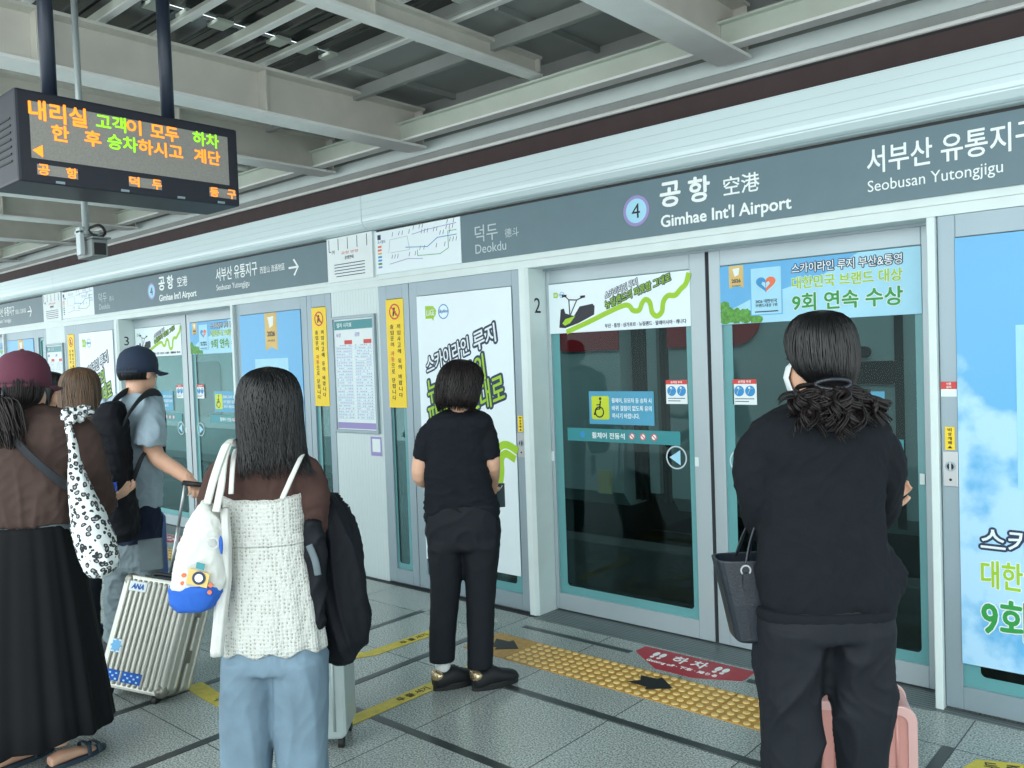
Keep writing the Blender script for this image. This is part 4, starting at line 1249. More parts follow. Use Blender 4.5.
CX = -4.5
cct = thing('security_camera', 'grey security camera hanging on a thin white pole under the roof', 'camera', (CX, 1.85, 2.17))
put('drop_pole', MB().cyl((CX, 1.842, 2.30), (CX, 1.842, 3.73), 0.016, 14), 'polegrey', cct, smooth=True)
put('mount_plate', MB().box(CX - 0.035, CX + 0.015, 1.805, 1.828, 2.195, 2.335), 'polegrey', cct, bevel=0.004)
put('mount_plate', MB().box(CX - 0.05, CX + 0.015, 1.805, 1.905, 2.305, 2.322), 'polegrey', cct, bevel=0.004)
b_ = put('camera_body', MB().box(CX - 0.12, CX + 0.06, 1.842, 1.925, 2.185, 2.275), 'camgrey', cct, bevel=0.008)
put('lens_window', MB().box(CX + 0.058, CX + 0.064, 1.855, 1.912, 2.195, 2.255), 'black', b_)
put('sun_shield', MB().box(CX - 0.12, CX + 0.09, 1.838, 1.93, 2.275, 2.283), 'camgrey', b_, bevel=0.002)
cb = MB()
cb.tube(smooth_pts([(CX, 1.85, 2.33), (CX + 0.03, 1.90, 2.35), (CX + 0.02, 1.93, 2.31), (CX - 0.06, 1.91, 2.29), (CX - 0.12, 1.88, 2.25)]), 0.007, 8)
cb.tube(smooth_pts([(CX, 1.84, 2.34), (CX + 0.02, 1.87, 2.30), (CX + 0.01, 1.92, 2.285), (CX - 0.1, 1.9, 2.29), (CX - 0.13, 1.88, 2.22)]), 0.006, 8)
put('cable', cb, 'black', cct, smooth=True)

# ------------------------------------------------------------------ people
HR = Vector((math.cos(YAW), math.sin(YAW), 0))        # level direction across the row of people
HF = Vector((-math.sin(YAW), math.cos(YAW), 0))       # level direction they mostly face
CM = np.array([[_r2.x, _r2.y, _r2.z], [_u2.x, _u2.y, _u2.z], [_f.x, _f.y, _f.z]])
EYEP = Vector((0, 0, EYE))
def at(px, py, d):
    """point of the place seen along a photograph measurement, at level distance d"""
    v = CM.T @ np.array([(px - 512) / CAM_F, -(py - 384) / CAM_F, 1.0])
    v = Vector(v); v = v / v.dot(HF)
    return EYEP + v * d

def nzf(co, f, seed, aniso=(1, 1, 1)):
    rng = np.random.RandomState(seed); out = np.zeros(len(co)); q = co * np.array(aniso)
    for i in range(6):
        k = rng.normal(size=3); k *= f * (0.7 + 0.7 * rng.rand()) / np.linalg.norm(k)
        out += np.sin(q @ k + rng.rand() * 6.28)
    return out / 2.6

def folds(amp, f, seed, aniso=(1, 1, 1), sharp=2.0, mask=None):
    def fn(co):
        a = nzf(co, f * 0.35, seed + 9) * 0.25
        n = nzf(co + a[:, None] * 0.12, f, seed, aniso)
        r = np.maximum(0, 1 - np.abs(n)) ** sharp - 0.35
        m = 1.0 if mask is None else mask(co)
        return amp * r * m
    return fn

def organic(name, mb, m, parent, voxel=0.008, it=4, disp=(), factor=0.5):
    """melt the overlapping shapes of MB into one continuous smooth surface"""
    me = mb.mesh('melt')
    bm = bmesh.new(); bm.from_mesh(me); bmesh.ops.recalc_face_normals(bm, faces=bm.faces); bm.to_mesh(me); bm.free()
    o = bpy.data.objects.new('melt', me); COL.objects.link(o)
    r = o.modifiers.new('r', 'REMESH'); r.mode = 'VOXEL'; r.voxel_size = voxel; r.use_smooth_shade = True
    if it:
        s = o.modifiers.new('s', 'SMOOTH'); s.factor = factor; s.iterations = it
    bpy.context.view_layer.update()
    out = bpy.data.meshes.new_from_object(o.evaluated_get(bpy.context.evaluated_depsgraph_get()))
    bpy.data.objects.remove(o); bpy.data.meshes.remove(me)
    if disp:
        n = len(out.vertices)
        co = np.empty(n * 3); out.vertices.foreach_get('co', co); co = co.reshape(-1, 3)
        no = np.empty(n * 3); out.vertices.foreach_get('normal', no); no = no.reshape(-1, 3)
        d = sum(fn(co) for fn in disp)
        out.vertices.foreach_set('co', (co + no * d[:, None]).ravel()); out.update()
    out.name = name
    return link(name, out, m, parent, smooth=True, recalc=False)

def rows(mb, d, L_, thick=0.62, n=26, ex=2.3, dd=0.0, mod=None, tk=None):
    """stack of level super-ellipse sections: (height mark y, left mark, right mark[, depth offset, thickness])"""
    rs = []
    for i, t in enumerate(L_):
        y, xl, xr = t[:3]
        o = t[3] if len(t) > 3 else dd
        a, b = at(xl, y, d + o), at(xr, y, d + o)
        c = (a + b) / 2; hw = (b - a).length / 2
        hd = t[4] if len(t) > 4 else hw * thick
        r = []
        for k in range(n):
            th = 2 * math.pi * k / n; cs, sn = math.cos(th), math.sin(th)
            m_ = 1.0 if mod is None else mod(th, i / (len(L_) - 1))
            r.append(c + HR * (hw * m_ * math.copysign(abs(cs) ** (2 / ex), cs)) + HF * (hd * m_ * math.copysign(abs(sn) ** (2 / ex), sn)))
        rs.append(r)
    return mb.rings(rs)

def trousers(fig, hips, left, right, m, disp, crotch=2, round_=0.95, hipt=0.62):
    mb = MB(); d = fig.d
    hx = hips[-1]; ht = (at(hx[2], hx[0], d) - at(hx[1], hx[0], d)).length / 2 * hipt
    rows(mb, d, hips + [(hx[0] + 3, hx[1] + 3, hx[2] - 3, 0, ht * 0.92)], hipt)
    for L_ in (left, right):
        out = []
        n = len(L_)
        for i, (y, xl, xr) in enumerate(L_):
            hw = (at(xr, y, d) - at(xl, y, d)).length / 2
            f = min(1.0, i / 2.6)
            out.append((y, xl, xr, 0.0, ht * 0.97 * (1 - f) + hw * round_ * f))
        rows(mb, d, out, n=24, ex=2.2)
    return organic('trousers', mb, m, fig.root, 0.0075, 8, disp)

def hand(mb, w, fd, pn, side, k=1.0, curl=0.5):
    """w wrist, fd finger direction, pn palm normal; side +1: thumb on (fd x pn) side"""
    w = Vector(w); fd = Vector(fd).normalized(); pn = Vector(pn); pn = (pn - fd * pn.dot(fd)).normalized(); ac = fd.cross(pn) * side
    L = 0.088 * k
    rs = []
    for t, hw, ht in ((-0.012, 0.024, 0.020), (0.012, 0.028, 0.018), (0.045, 0.038, 0.017), (0.075, 0.041, 0.015), (0.092, 0.038, 0.011)):
        c = w + fd * t * k
        rs.append([c + ac * (hw * k * math.cos(2 * math.pi * i / 14)) + pn * (ht * k * math.sin(2 * math.pi * i / 14)) for i in range(14)])
    mb.rings(rs)
    for q, (off, ln, rr) in enumerate(((0.031, 0.070, 0.0085), (0.0105, 0.079, 0.0088), (-0.0105, 0.073, 0.0084), (-0.030, 0.057, 0.0074))):
        p = w + fd * (L - 0.008) + ac * off * k
        pts = [p - fd * 0.02]; a = 0.10 + 0.12 * q * curl
        for j, part in enumerate((0.46, 0.30, 0.24)):
            pts.append(pts[-1] + (fd * math.cos(a) + pn * math.sin(a) + ac * off * 0.6).normalized() * (ln * k * part + (0.02 if j == 0 else 0)))
            a += curl * (1.1 + 0.1 * j)
        mb.tube(smooth_pts(pts, 3), [rr * k * (1.02 - 0.028 * i) for i in range(10)], 8)
    b = w + fd * 0.022 * k + ac * 0.024 * k
    pts = [b - ac * 0.012, b + (ac * 0.6 + fd * 0.6 + pn * 0.25) * 0.034 * k, b + (ac * 0.75 + fd * 1.2 + pn * 0.6) * 0.042 * k, b + (ac * 0.7 + fd * 1.8 + pn * 1.0) * 0.042 * k]
    mb.tube(smooth_pts(pts, 3), [0.0115 * k * (1.05 - 0.03 * i) for i in range(10)], 8)

class Fig:
    def __init__(s, name, label, d, foot, H, face):
        s.d = d; s.k = H / 1.65
        s.root = thing('person', label, 'person', (foot[0], foot[1], 0))
        s.face = Vector((math.cos(face), math.sin(face), 0))      # level direction of the nose
        s.b = MB()
    def J(s, px, py, dd=0.0): return at(px, py, s.d + dd)
    def head(s, px, py, dd=0.0, tilt=0.0):
        k = s.k; c = s.J(px, py, dd); f = s.face; r = f.cross(Vector((0, 0, 1))); u = Vector((0, 0, 1))
        if tilt: 
            q = Matrix.Rotation(tilt, 3, r); f = q @ f; u = q @ u
        M = Matrix((r, f, u)).transposed()
        s.hc, s.hM = c, M
        def P(x, y, z): return c + M @ Vector((x * k, y * k, z * k))
        s.hP = P
        b = s.b
        b.ell(P(0, -0.012, 0.022), 0.074 * k, 0.093 * k, 0.092 * k, 20, 14, M)
        b.ell(P(0, 0.022, -0.045), 0.060 * k, 0.068 * k, 0.070 * k, 18, 12, M)
        b.ell(P(0, 0.052, -0.088), 0.034 * k, 0.034 * k, 0.026 * k, 14, 10, M)
        b.tube([P(0, 0.080, 0.015), P(0, 0.094, -0.012), P(0, 0.104, -0.032), P(0, 0.090, -0.040)], [0.010 * k, 0.011 * k, 0.014 * k, 0.010 * k], 8)
        for sg in (-1, 1):
            b.ell(P(sg * 0.076, -0.008, -0.010), 0.010 * k, 0.019 * k, 0.032 * k, 12, 8, M @ Matrix.Rotation(-0.2 * sg, 3, 'Z'))
        ey = []
        for sg in (-1, 1):
            put('eye', MB().ell(P(sg * 0.031, 0.077, 0.004), 0.013 * k, 0.010 * k, 0.0065 * k, 12, 8, M), 'eyewhite', s.root, smooth=True)
            put('eyebrow', MB().tube([P(sg * 0.016, 0.084, 0.022), P(sg * 0.032, 0.084, 0.027), P(sg * 0.048, 0.076, 0.022)], 0.0032 * k, 6), 'hair_black', s.root)
        put('mouth', MB().ell(P(0, 0.086, -0.062), 0.022 * k, 0.010 * k, 0.007 * k, 12, 8, M), 'lips', s.root, smooth=True)
    def neck(s, px, py, r=0.05):
        s.nb = s.J(px, py); k = s.k
        s.b.tube([s.hc + Vector((0, 0, -0.02 * k)) - s.face * 0.012, s.hP(0, -0.02, -0.09), s.nb, s.nb + Vector((0, 0, -0.06))], [r * k * 0.95, r * k * 0.92, r * k * 1.05, r * k * 1.5], 16)
    def torso(s, L_, thick=0.6):
        out = []
        for y, xl, xr in L_[:-1]:
            m_, h_ = (xl + xr) / 2, (xr - xl) / 2 * 0.86
            out.append((y + 2, m_ - h_, m_ + h_))
        rows(s.b, s.d, out, thick)
    def limb(s, pts, rad):
        rad = [rad[0] * 0.72] + list(rad[1:])
        pts = [Vector(v) for v in pts]
        if pts[0].z > 1.1: pts[0] = pts[0] + Vector((0, 0, -0.035)) + (s.nb - pts[0]) * 0.18
        s.b.tube(smooth_pts([tuple(p) for p in pts], 4), list(np.interp(np.linspace(0, len(rad) - 1, 4 * (len(pts) - 1) + 1), range(len(rad)), rad)), 14)
    def foot(s, ankle, toe_dir, k=1.0):
        a = Vector(ankle); t = Vector(toe_dir).normalized()
        z = 0.0
        g = Vector((a.x, a.y, 0))
        s.b.tube([g - t * 0.05 * k + Vector((0, 0, 0.035)), g + Vector((0, 0, 0.04)), g + t * 0.07 * k + Vector((0, 0, 0.033)), g + t * 0.135 * k + Vector((0, 0, 0.018)), g + t * 0.155 * k + Vector((0, 0, 0.016))],
                 [(0.024, 0.024), (0.028, 0.028), (0.030, 0.022), (0.031, 0.013), (0.018, 0.009)], 14, ref=t.cross(Vector((0, 0, 1))))
    def body(s, voxel=0.0065):
        return organic('body', s.b, 'skin', s.root, voxel, 3)

def strands(mb, paths, r=0.0024, n=4):
    for P in paths:
        m = len(P)
        mb.tube(P, [r * (1.0 if i < m * 0.6 else max(0.25, 1 - (i - m * 0.6) / (m * 0.5))) for i in range(m)], n)

def hair_rings(fig, specs, n=30):
    """closed sections around the head frame: (z, rx, y_back, y_front, cx, cy) in head units -> list of rings (world)"""
    out = []
    for z, rx, yb, yf, cx, cy in specs:
        r = []
        for i in range(n):
            th = 2 * math.pi * i / n; c_, s_ = math.cos(th), math.sin(th)
            x = cx + rx * math.copysign(abs(c_) ** 0.92, c_)
            y = cy + (yf if s_ > 0 else yb) * math.copysign(abs(s_) ** 0.92, s_)
            r.append(fig.hP(x, y, z))
        out.append(r)
    return out

def interp_rings(rs, m):
    A = np.array([[tuple(p) for p in r] for r in rs]); t = np.linspace(0, len(rs) - 1, m); out = []
    for q in t:
        i = int(min(math.floor(q), len(rs) - 2)); f = q - i
        p0, p1, p2, p3 = A[max(i - 1, 0)], A[i], A[i + 1], A[min(i + 2, len(rs) - 1)]
        out.append(0.5 * (2 * p1 + (p2 - p0) * f + (2 * p0 - 5 * p1 + 4 * p2 - p3) * f * f + (3 * p1 - p0 - 3 * p2 + p3) * f ** 3))
    return out

def hairdo(fig, name, specs, m, nstr=260, seed=1, jit=0.012, th=(0, 360), r=0.0024, ends=(0.85, 1.0), wave=0.0, groove=0.02, flick=None, start=0.0, ng=23, shell=0.94):
    rng = random.Random(seed)
    R0 = interp_rings(hair_rings(fig, specs), 26)
    rs = []
    for q, ring in enumerate(R0):
        c = ring.mean(axis=0); t = q / 25
        if t > shell: break
        g = np.array([1 + groove * min(1, 2.2 * t) * (math.sin(ng * 2 * math.pi * i / len(ring) + 2.2 * t + seed) + 0.6 * math.sin((ng * 0.6 // 1) * 2 * math.pi * i / len(ring) - 3 * t)) for i in range(len(ring))])
        rs.append([Vector(p) for p in c + (ring - c) * g[:, None]])
    b = MB().rings(rs)
    paths = []
    n = len(R0[0])
    for s_ in range(nstr):
        a = (rng.uniform(*th) / 360.0 * n); dr = rng.uniform(-1.4, 1.4); e = rng.uniform(*ends); k_ = 1 + rng.uniform(-0.2, 1.0) * jit; ph = rng.uniform(0, 6.28)
        P = []
        for q in range(14):
            t = start + (e - start) * q / 13; aa = a + dr * t + wave * math.sin(9 * t + ph)
            qi = t * 25; i0 = int(min(qi, 24)); f = qi - i0
            i = int(math.floor(aa)) % n; j = (i + 1) % n; fa = aa - math.floor(aa)
            pt = lambda rr: rr[i] * (1 - fa) + rr[j] * fa
            p = pt(R0[i0]) * (1 - f) + pt(R0[i0 + 1]) * f
            c = R0[i0].mean(axis=0) * (1 - f) + R0[i0 + 1].mean(axis=0) * f
            p = c + (p - c) * (k_ + 0.02)
            if flick is not None: p = p + np.array(flick(t, a / n * 360, p))
            P.append(Vector(p))
        paths.append(P)
    strands(b, paths, r)
    return put(name, b, m, fig.root, smooth=True)

def cap(fig, m, k=1.0, band=None):
    """baseball cap: crown, brim, button, strap at the back"""
    P = fig.hP
    cr = MB(); rs = []
    for z, rx, yb, yf in ((-0.005, 0.088, 0.108, 0.100), (0.030, 0.090, 0.110, 0.104), (0.065, 0.086, 0.104, 0.100), (0.095, 0.074, 0.090, 0.086), (0.117, 0.052, 0.064, 0.060), (0.129, 0.024, 0.030, 0.028), (0.132, 0.004, 0.005, 0.005)):
        r = []
        for i in range(36):
            th = 2 * math.pi * i / 36; c_, s_ = math.cos(th), math.sin(th)
            g = 1 - 0.012 * (abs(math.sin(3 * th)) < 0.09)
            r.append(P(rx * c_ * g * k, (-0.004 + (yf if s_ > 0 else yb) * s_ * g) * k, z * k + 0.002))
        rs.append(r)
    cr.rings(rs)
    c = put('cap', cr, m, fig.root, smooth=True)
    br = MB(); top = []; n = 17
    for lay in (0, 1):
        for row in range(5):
            t = row / 4
            for i in range(n):
                a = R(15 + 150 * i / (n - 1)); x = 0.088 * math.cos(a); y0 = 0.098 * math.sin(a) - 0.004
                yy = y0 + t * 0.075 * math.sin(a) ** 0.8
                top.append(P(x * (1 + 0.06 * t) * k, yy * k, (0.004 - 0.012 * t - 0.35 * x * x * 4 * (0.3 + t) - 0.004 * lay) * k))
    N = n * 5; fs = []
    for row in range(4):
        for i in range(n - 1):
            a = row * n + i
            fs += [(a, a + 1, a + n + 1, a + n), (N + a, N + a + n, N + a + n + 1, N + a + 1)]
    for i in range(n - 1):
        a = 4 * n + i; fs.append((a, a + 1, N + a + 1, N + a))
        fs.append((i + 1, i, N + i, N + i + 1))
    for row in range(4):
        a = row * n; fs.append((a, a + n, N + a + n, N + a)); a += n - 1; fs.append((a + n, a, N + a, N + a + n))
    br.add(top, fs)
    put('brim', br, m, c, smooth=True)
    put('button', MB().ell(P(0, 0, 0.134 * k), 0.009, 0.009, 0.005, 10, 6), m, c, smooth=True)
    st = MB().tube([P(0.088 * math.cos(R(a)) * k * 1.01, (-0.004 + 0.109 * math.sin(R(a))) * k, 0.004 * k) for a in range(215, 330, 8)], 0.008, 8, flat=0.3, ref=(0, 0, 1))
    put('back_strap', st, band or m, c, smooth=True)
    return c

def sneaker(root, heel, toe, w=0.043, gold=True):
    """heel and toe points on the floor"""
    h, t = Vector(heel), Vector(toe); f = (t - h).normalized(); L = (t - h).length; r = f.cross(Vector((0, 0, 1))); up = Vector((0, 0, 1))
    def sec(s_, hw, z0, z1, n=14):
        c = h + f * s_ * L
        out = []
        for i in range(n):
            a = 2 * math.pi * i / n; cx, sz = math.cos(a), math.sin(a)
            out.append(c + r * (hw * math.copysign(abs(cx) ** 0.8, cx)) + up * ((z0 + z1) / 2 + (z1 - z0) / 2 * math.copysign(abs(sz) ** 0.8, sz)))
        return out
    u = MB().rings([sec(0.0, w * 0.6, 0.02, 0.085), sec(0.04, w * 0.85, 0.012, 0.098), sec(0.20, w * 0.95, 0.012, 0.092), sec(0.36, w * 0.98, 0.012, 0.104), sec(0.46, w * 1.0, 0.012, 0.102), sec(0.62, w * 1.08, 0.012, 0.080), sec(0.82, w * 1.06, 0.012, 0.064), sec(0.95, w * 0.8, 0.014, 0.054), sec(1.0, w * 0.4, 0.018, 0.038)])
    s = put('sneaker', u, 'shoe', root, smooth=True)
    so = MB(); pts = []
    for i in range(28):
        a = 2 * math.pi * i / 28; s_ = 0.5 + 0.52 * math.cos(a); ww = w * 1.12 * math.sin(a) * (0.86 + 0.18 * math.cos(a) - 0.05 * math.cos(2 * a))
        pts.append(h + f * s_ * L + r * ww + up * 0.001)
    so.prism(pts, (0, 0, 0.030))
    put('sole', so, 'black', s, bevel=0.004)
    if gold:
        put('heel_patch', MB().rings([sec(-0.012, w * 0.5, 0.055, 0.088), sec(0.02, w * 0.86, 0.05, 0.100), sec(0.10, w * 0.95, 0.055, 0.099), sec(0.13, w * 0.9, 0.07, 0.094)]), 'goldheel', s, smooth=True)
    lc = MB()
    for q in (0.46, 0.53, 0.60):
        c = h + f * q * L + up * (0.108 - (q - 0.42) * 0.14)
        lc.tube([c - r * w * 0.6 - up * 0.008, c, c + r * w * 0.6 - up * 0.008], 0.003, 6)
    put('laces', lc, 'black_cloth', s)
    return s

# ---- person in the black tee, middle of the picture ------------------------------------------
def person_tee():
    F = Fig('tee', 'person in black short sleeved tee and black trousers looking down at a phone', 4.08, (-2.9, 2.87), 1.60, R(96))
    d = F.d; J = F.J
    F.head(463, 385, 0.0, -0.22); F.neck(461, 412)
    F.torso([(412, 448, 474), (421, 434, 486), (440, 430, 486), (470, 430, 484), (500, 430, 490), (525, 430, 497), (560, 432, 496)], 0.52)
    for sx, S, E_, W in ((-1, (428, 427), (420, 476), (441, 487)), (1, (487, 427), (492, 466), (492, 488))):
        sh = J(*S); el = J(*E_, 0.02); wr = J(*W, 0.24)
        F.limb([sh, (sh + el) / 2, el, (el + wr) / 2, wr], [0.050, 0.046, 0.040, 0.038, 0.026])
        hand(F.b, wr, (wr - el).normalized() + HR * (0.75 if sx < 0 else -0.15), Vector((0, 0, 1)) + HF * -0.3, -sx if sx < 0 else 1, 0.95, 0.55)
    for A, K, hp in (((443, 664), (446, 605), (446, 545)), ((482, 670), (481, 608), (480, 545))):
        F.limb([J(*hp), J(*K), J(*A)], [0.062, 0.045, 0.034])
        F.foot(J(A[0] + 1, A[1]), (0.30, 1, 0), 0.82)
    F.body()
    t = MB()
    rows(t, d, [(404, 451, 471), (409, 447, 476), (413, 437, 485), (418, 428, 492), (426, 425, 494), (440, 426, 489), (465, 424, 488), (485, 424, 492), (503, 424, 498), (519, 424, 500)], 0.56)
    t.tube([J(438, 426), J(428, 434), J(426, 444), J(424.5, 458, 0.01)], [0.045, 0.052, 0.058, 0.058], 16)
    t.tube([J(482, 426), J(487, 434), J(488, 444), J(489, 457, 0.01)], [0.045, 0.050, 0.055, 0.057], 16)
    organic('tee_shirt', t, 'black_cloth', F.root, 0.008, 5, [folds(0.0099, 51, 3, (0.6, 0.6, 1.6), 2.2, lambda co: np.clip((1.22 - co[:, 2]) * 3, 0.2, 1)), folds(0.0037, 102, 5, (1, 1, 1.3))])
    trousers(F, [(503, 428, 496), (515, 425, 499), (530, 425, 501), (545, 427, 500)],
             [(540, 428, 465), (556, 428, 463), (580, 430, 462), (605, 430, 459), (635, 429, 456), (661, 429, 455)],
             [(540, 462, 500), (556, 463, 499), (580, 465, 497), (605, 466, 495), (635, 467, 494), (668, 467, 493)], 'black_trouser',
             [folds(0.0045, 55, 8, (1, 1, 0.8), 2, lambda co: 0.4 + np.exp(-((co[:, 2] - 0.74) / 0.12) ** 2))])
    for A in ((443, 666), (482, 672)):
        a = J(*A); put('sock', MB().tube([Vector((a.x, a.y, 0.05)), Vector((a.x, a.y, 0.17))], [0.036, 0.038], 14), 'socks', F.root, smooth=True)
    for A in ((440, 672), (479, 680)):
        a = J(*A); a.z = 0; h = a + Vector((0.012, -0.055, 0)) + (HF * 0.01 if A[0] < 450 else HF * -0.01)
        sneaker(F.root, h, h + Vector((0.075, 0.235, 0)), 0.048)
    sp = [(0.122, .004, .004, .004, 0, -.02), (0.115, .045, .05, .05, 0, -.015), (0.09, .082, .085, .075, 0, -.012), (0.05, .104, .108, .085, 0, -.012), (0.0, .113, .118, .050, 0, -.014), (-0.05, .116, .120, .020, 0, -.016), (-0.095, .110, .114, .0, 0, -.018), (-0.145, .088, .092, -.01, 0, -.02)]
    hairdo(F, 'hair', sp, 'hair_dark', 560, 5, 0.06, (150, 390), 0.0024, (0.86, 1.0), 0.5, 0.035, shell=0.93)
    ph = thing('phone', 'dark teal cased phone held by person in black tee', 'phone', tuple(J(495, 497, 0.30)))
    c = J(497, 496, 0.30)
    q = MB().obox(c - HR * 0.034 - Vector((0, 0, 0.06)), HR, HF, Vector((0, 0, 1)), 0.075, 0.012, 0.125)
    put('case', q, 'phone', ph, bevel=0.004)
    put('screen', MB().obox(c - HR * 0.031 - Vector((0, 0, 0.056)) + HF * 0.0122, HR, HF, Vector((0, 0, 1)), 0.069, 0.001, 0.117), 'black', ph)
    put('strap_loop', MB().tube(smooth_pts([c - HR * 0.02 - HF * 0.003 + Vector((0, 0, 0.02)), c + HR * 0.01 - HF * 0.008 + Vector((0, 0, 0.03)), c + HR * 0.03 - HF * 0.003 + Vector((0, 0, 0.055))]), 0.0025, 6), 'whiteknit', ph)
person_tee()

# ---- person in the black knit with curly ponytail, right ------------------------------------
def person_knit():
    G = Fig('knit', 'person in black knit sweater and wide black trousers with a curly ponytail', 2.4, (-0.93, 2.39), 1.70, R(152))
    d = G.d; J = G.J
    G.head(818, 359, 0.0); G.neck(818, 404, 0.050)
    G.torso([(408, 800, 846), (424, 782, 864), (440, 772, 872), (500, 770, 872), (560, 770, 878), (600, 768, 882), (650, 768, 884)], 0.52)
    for sx, pts in ((-1, [J(760, 436), J(752, 476), J(763, 520, 0.05), J(790, 548, 0.18), J(806, 548, 0.27)]), (1, [J(880, 436), J(885, 470, 0.03), J(880, 508, 0.12), J(874, 512, 0.20), J(872, 504, 0.27)])):
        G.limb(pts, [0.045, 0.038, 0.035, 0.031, 0.025])
        if sx > 0: hand(G.b, pts[-1], HR * 0.62 + Vector((0, 0, 0.35)) + HF * 0.1, Vector((0, 0, 0.5)) - HR * 0.2 - HF * 0.9, 1, 0.95, 0.7)
        else: hand(G.b, pts[-1], HR + HF * 0.35, Vector((0, 0, 1)), 1, 0.95, 0.6)
    for A, K, hp in (((792, 890), (790, 770), (791, 650)), ((862, 890), (861, 770), (862, 650))):
        G.limb([J(*hp), J(*K), J(*A)], [0.066, 0.050, 0.036]); G.foot(J(*A), tuple(HF), 1.0)
    G.body()
    w = MB()
    rows(w, d, [(393, 803, 837), (398, 796, 844), (404, 784, 858), (411, 768, 873), (420, 754, 884), (430, 748, 889), (445, 748, 889), (470, 760, 884), (510, 761, 880), (540, 757, 885), (565, 756, 892), (585, 755, 898), (598, 757, 897), (603, 760, 892), (612, 761, 889)], 0.60)
    w.tube(smooth_pts([J(776, 432), J(757, 446), J(752, 476), J(763, 516, 0.05), J(786, 545, 0.18), J(800, 549, 0.24)], 4), list(np.interp(np.linspace(0, 5, 21), range(6), [0.044, 0.052, 0.056, 0.056, 0.054, 0.046])), 16)
    w.tube(smooth_pts([J(866, 432), J(881, 446), J(886, 470, 0.03), J(880, 506, 0.12), J(874, 512, 0.20), J(872, 506, 0.25)], 4), list(np.interp(np.linspace(0, 5, 21), range(6), [0.044, 0.052, 0.056, 0.055, 0.052, 0.044])), 16)
    w.tube([J(884, 545, -0.02), J(893, 572, -0.01), J(894, 594, 0)], [0.02, 0.045, 0.03], 12)
    organic('sweater', w, 'black_knit', G.root, 0.008, 5, [folds(0.013, 30, 21, (1.4, 1.4, 0.35), 1.8, lambda co: np.clip((1.42 - co[:, 2]) * 2.5, 0.12, 1)), folds(0.0037, 88, 23)])
    put('hem_band', rows(MB(), d, [(603, 758, 892), (605, 756, 894), (614, 757, 893), (616, 760, 890)], 0.605, 40), 'black_knit', G.root, smooth=True)
    sw = lambda co: (0.30 + np.exp(-((co[:, 2] - 0.62) / 0.18) ** 2)) * np.clip((0.84 - co[:, 2]) * 9, 0, 1)
    trousers(G, [(598, 764, 886), (612, 757, 892), (630, 756, 893)],
             [(622, 757, 826), (645, 757, 825), (672, 757, 824), (700, 758, 823), (740, 761, 821), (800, 766, 819), (898, 770, 817)],
             [(622, 822, 893), (645, 824, 893), (672, 825, 892), (700, 828, 891), (740, 836, 888), (800, 844, 885), (898, 848, 882)], 'black_trouser',
[folds(0.019, 30, 31, (1.2, 1.2, 0.45), 3.0, sw), folds(0.004, 70, 36, (1, 1, 0.5), 2, sw)])
    for A in ((792, 890), (862, 890)):
        a = J(*A); a.z = 0; sneaker(G.root, a - HF * 0.06, a + HF * 0.18, 0.042, False)
    # hair drawn back from the face into a low ponytail
    sp = [(0.132, .004, .004, .004, 0, -.015), (0.124, .045, .05, .05, 0, -.012), (0.098, .072, .082, .078, 0, -.010), (0.055, .085, .100, .088, -.002, -.010), (0.005, .086, .106, .062, -.004, -.014), (-0.030, .079, .101, .026, -.004, -.018), (-0.055, .064, .090, -.006, .0, -.026), (-0.080, .046, .072, -.02, .0, -.040), (-0.10, .036, .054, .0, 0, -.060)]
    hairdo(G, 'hair', sp, 'hair_black', 560, 9, 0.035, (140, 400), 0.0018, (0.86, 1.0), 0.1, 0.010)
    rng = random.Random(4)
    cu = MB(); paths = []
    root = J(832, 386, -0.10)
    rp_ = MB()
    for i in range(64):
        ax = max(-2.0, min(2.0, rng.gauss(0, 1))); x1 = 834 + 24 * ax + (8 if rng.random() < 0.4 else 0); yl = rng.uniform(408, 438) - abs(ax) * 4
        x1 = min(max(x1, 786), 886)
        dep = -0.15 + rng.uniform(-0.05, 0.035) + 0.03 * abs(ax)
        tip = J(x1, yl, dep); mid = root * 0.45 + tip * 0.55 + HR * (0.45 * (x1 - 834) / 353) - HF * rng.uniform(0.01, 0.05) + Vector((0, 0, 0.03))
        cr_, ph, tw = rng.uniform(0.010, 0.018), rng.uniform(0, 6.28), rng.choice((-1, 1)) * rng.uniform(1.4, 2.2)
        for b_ in range(7):
            dph = rng.uniform(-0.28, 0.28); dr_ = rng.uniform(0.8, 1.2); jx = Vector((rng.uniform(-.004, .004), rng.uniform(-.004, .004), rng.uniform(-.006, .006)))
            P = []
            for k_ in range(24):
                t = k_ / 23; c_ = root * (1 - t) ** 2 + mid * 2 * t * (1 - t) + tip * t * t + jx * t * 2
                a = ph + dph + tw * 6.28 * t; g = cr_ * dr_ * min(1, 3 * t)
                P.append(c_ + HR * g * math.cos(a) + (HF * 0.9 + Vector((0, 0, 0.35))) * g * math.sin(a))
            paths.append(P)
    strands(cu, paths, 0.0042, 5)
    cu.ell(root + Vector((0, 0, -0.025)) + HF * 0.01, 0.075, 0.045, 0.045, 20, 12, Matrix((HR, HF, Vector((0, 0, 1)))).transposed())
    put('ponytail', cu, 'hair_dark', G.root, smooth=True)
    c = J(833, 384, -0.125)
    cl = MB()
    pts = [c + HR * (0.046 * math.cos(a)) + Vector((0, 0, 0.013 * math.sin(a))) - HF * (0.014 * (1 - math.cos(a) ** 2)) for a in [2 * math.pi * i / 28 for i in range(29)]]
    cl.tube(pts, 0.006, 8)
    put('hair_clip', cl, 'leather', G.root, smooth=True)
    mk = MB(); rs = []
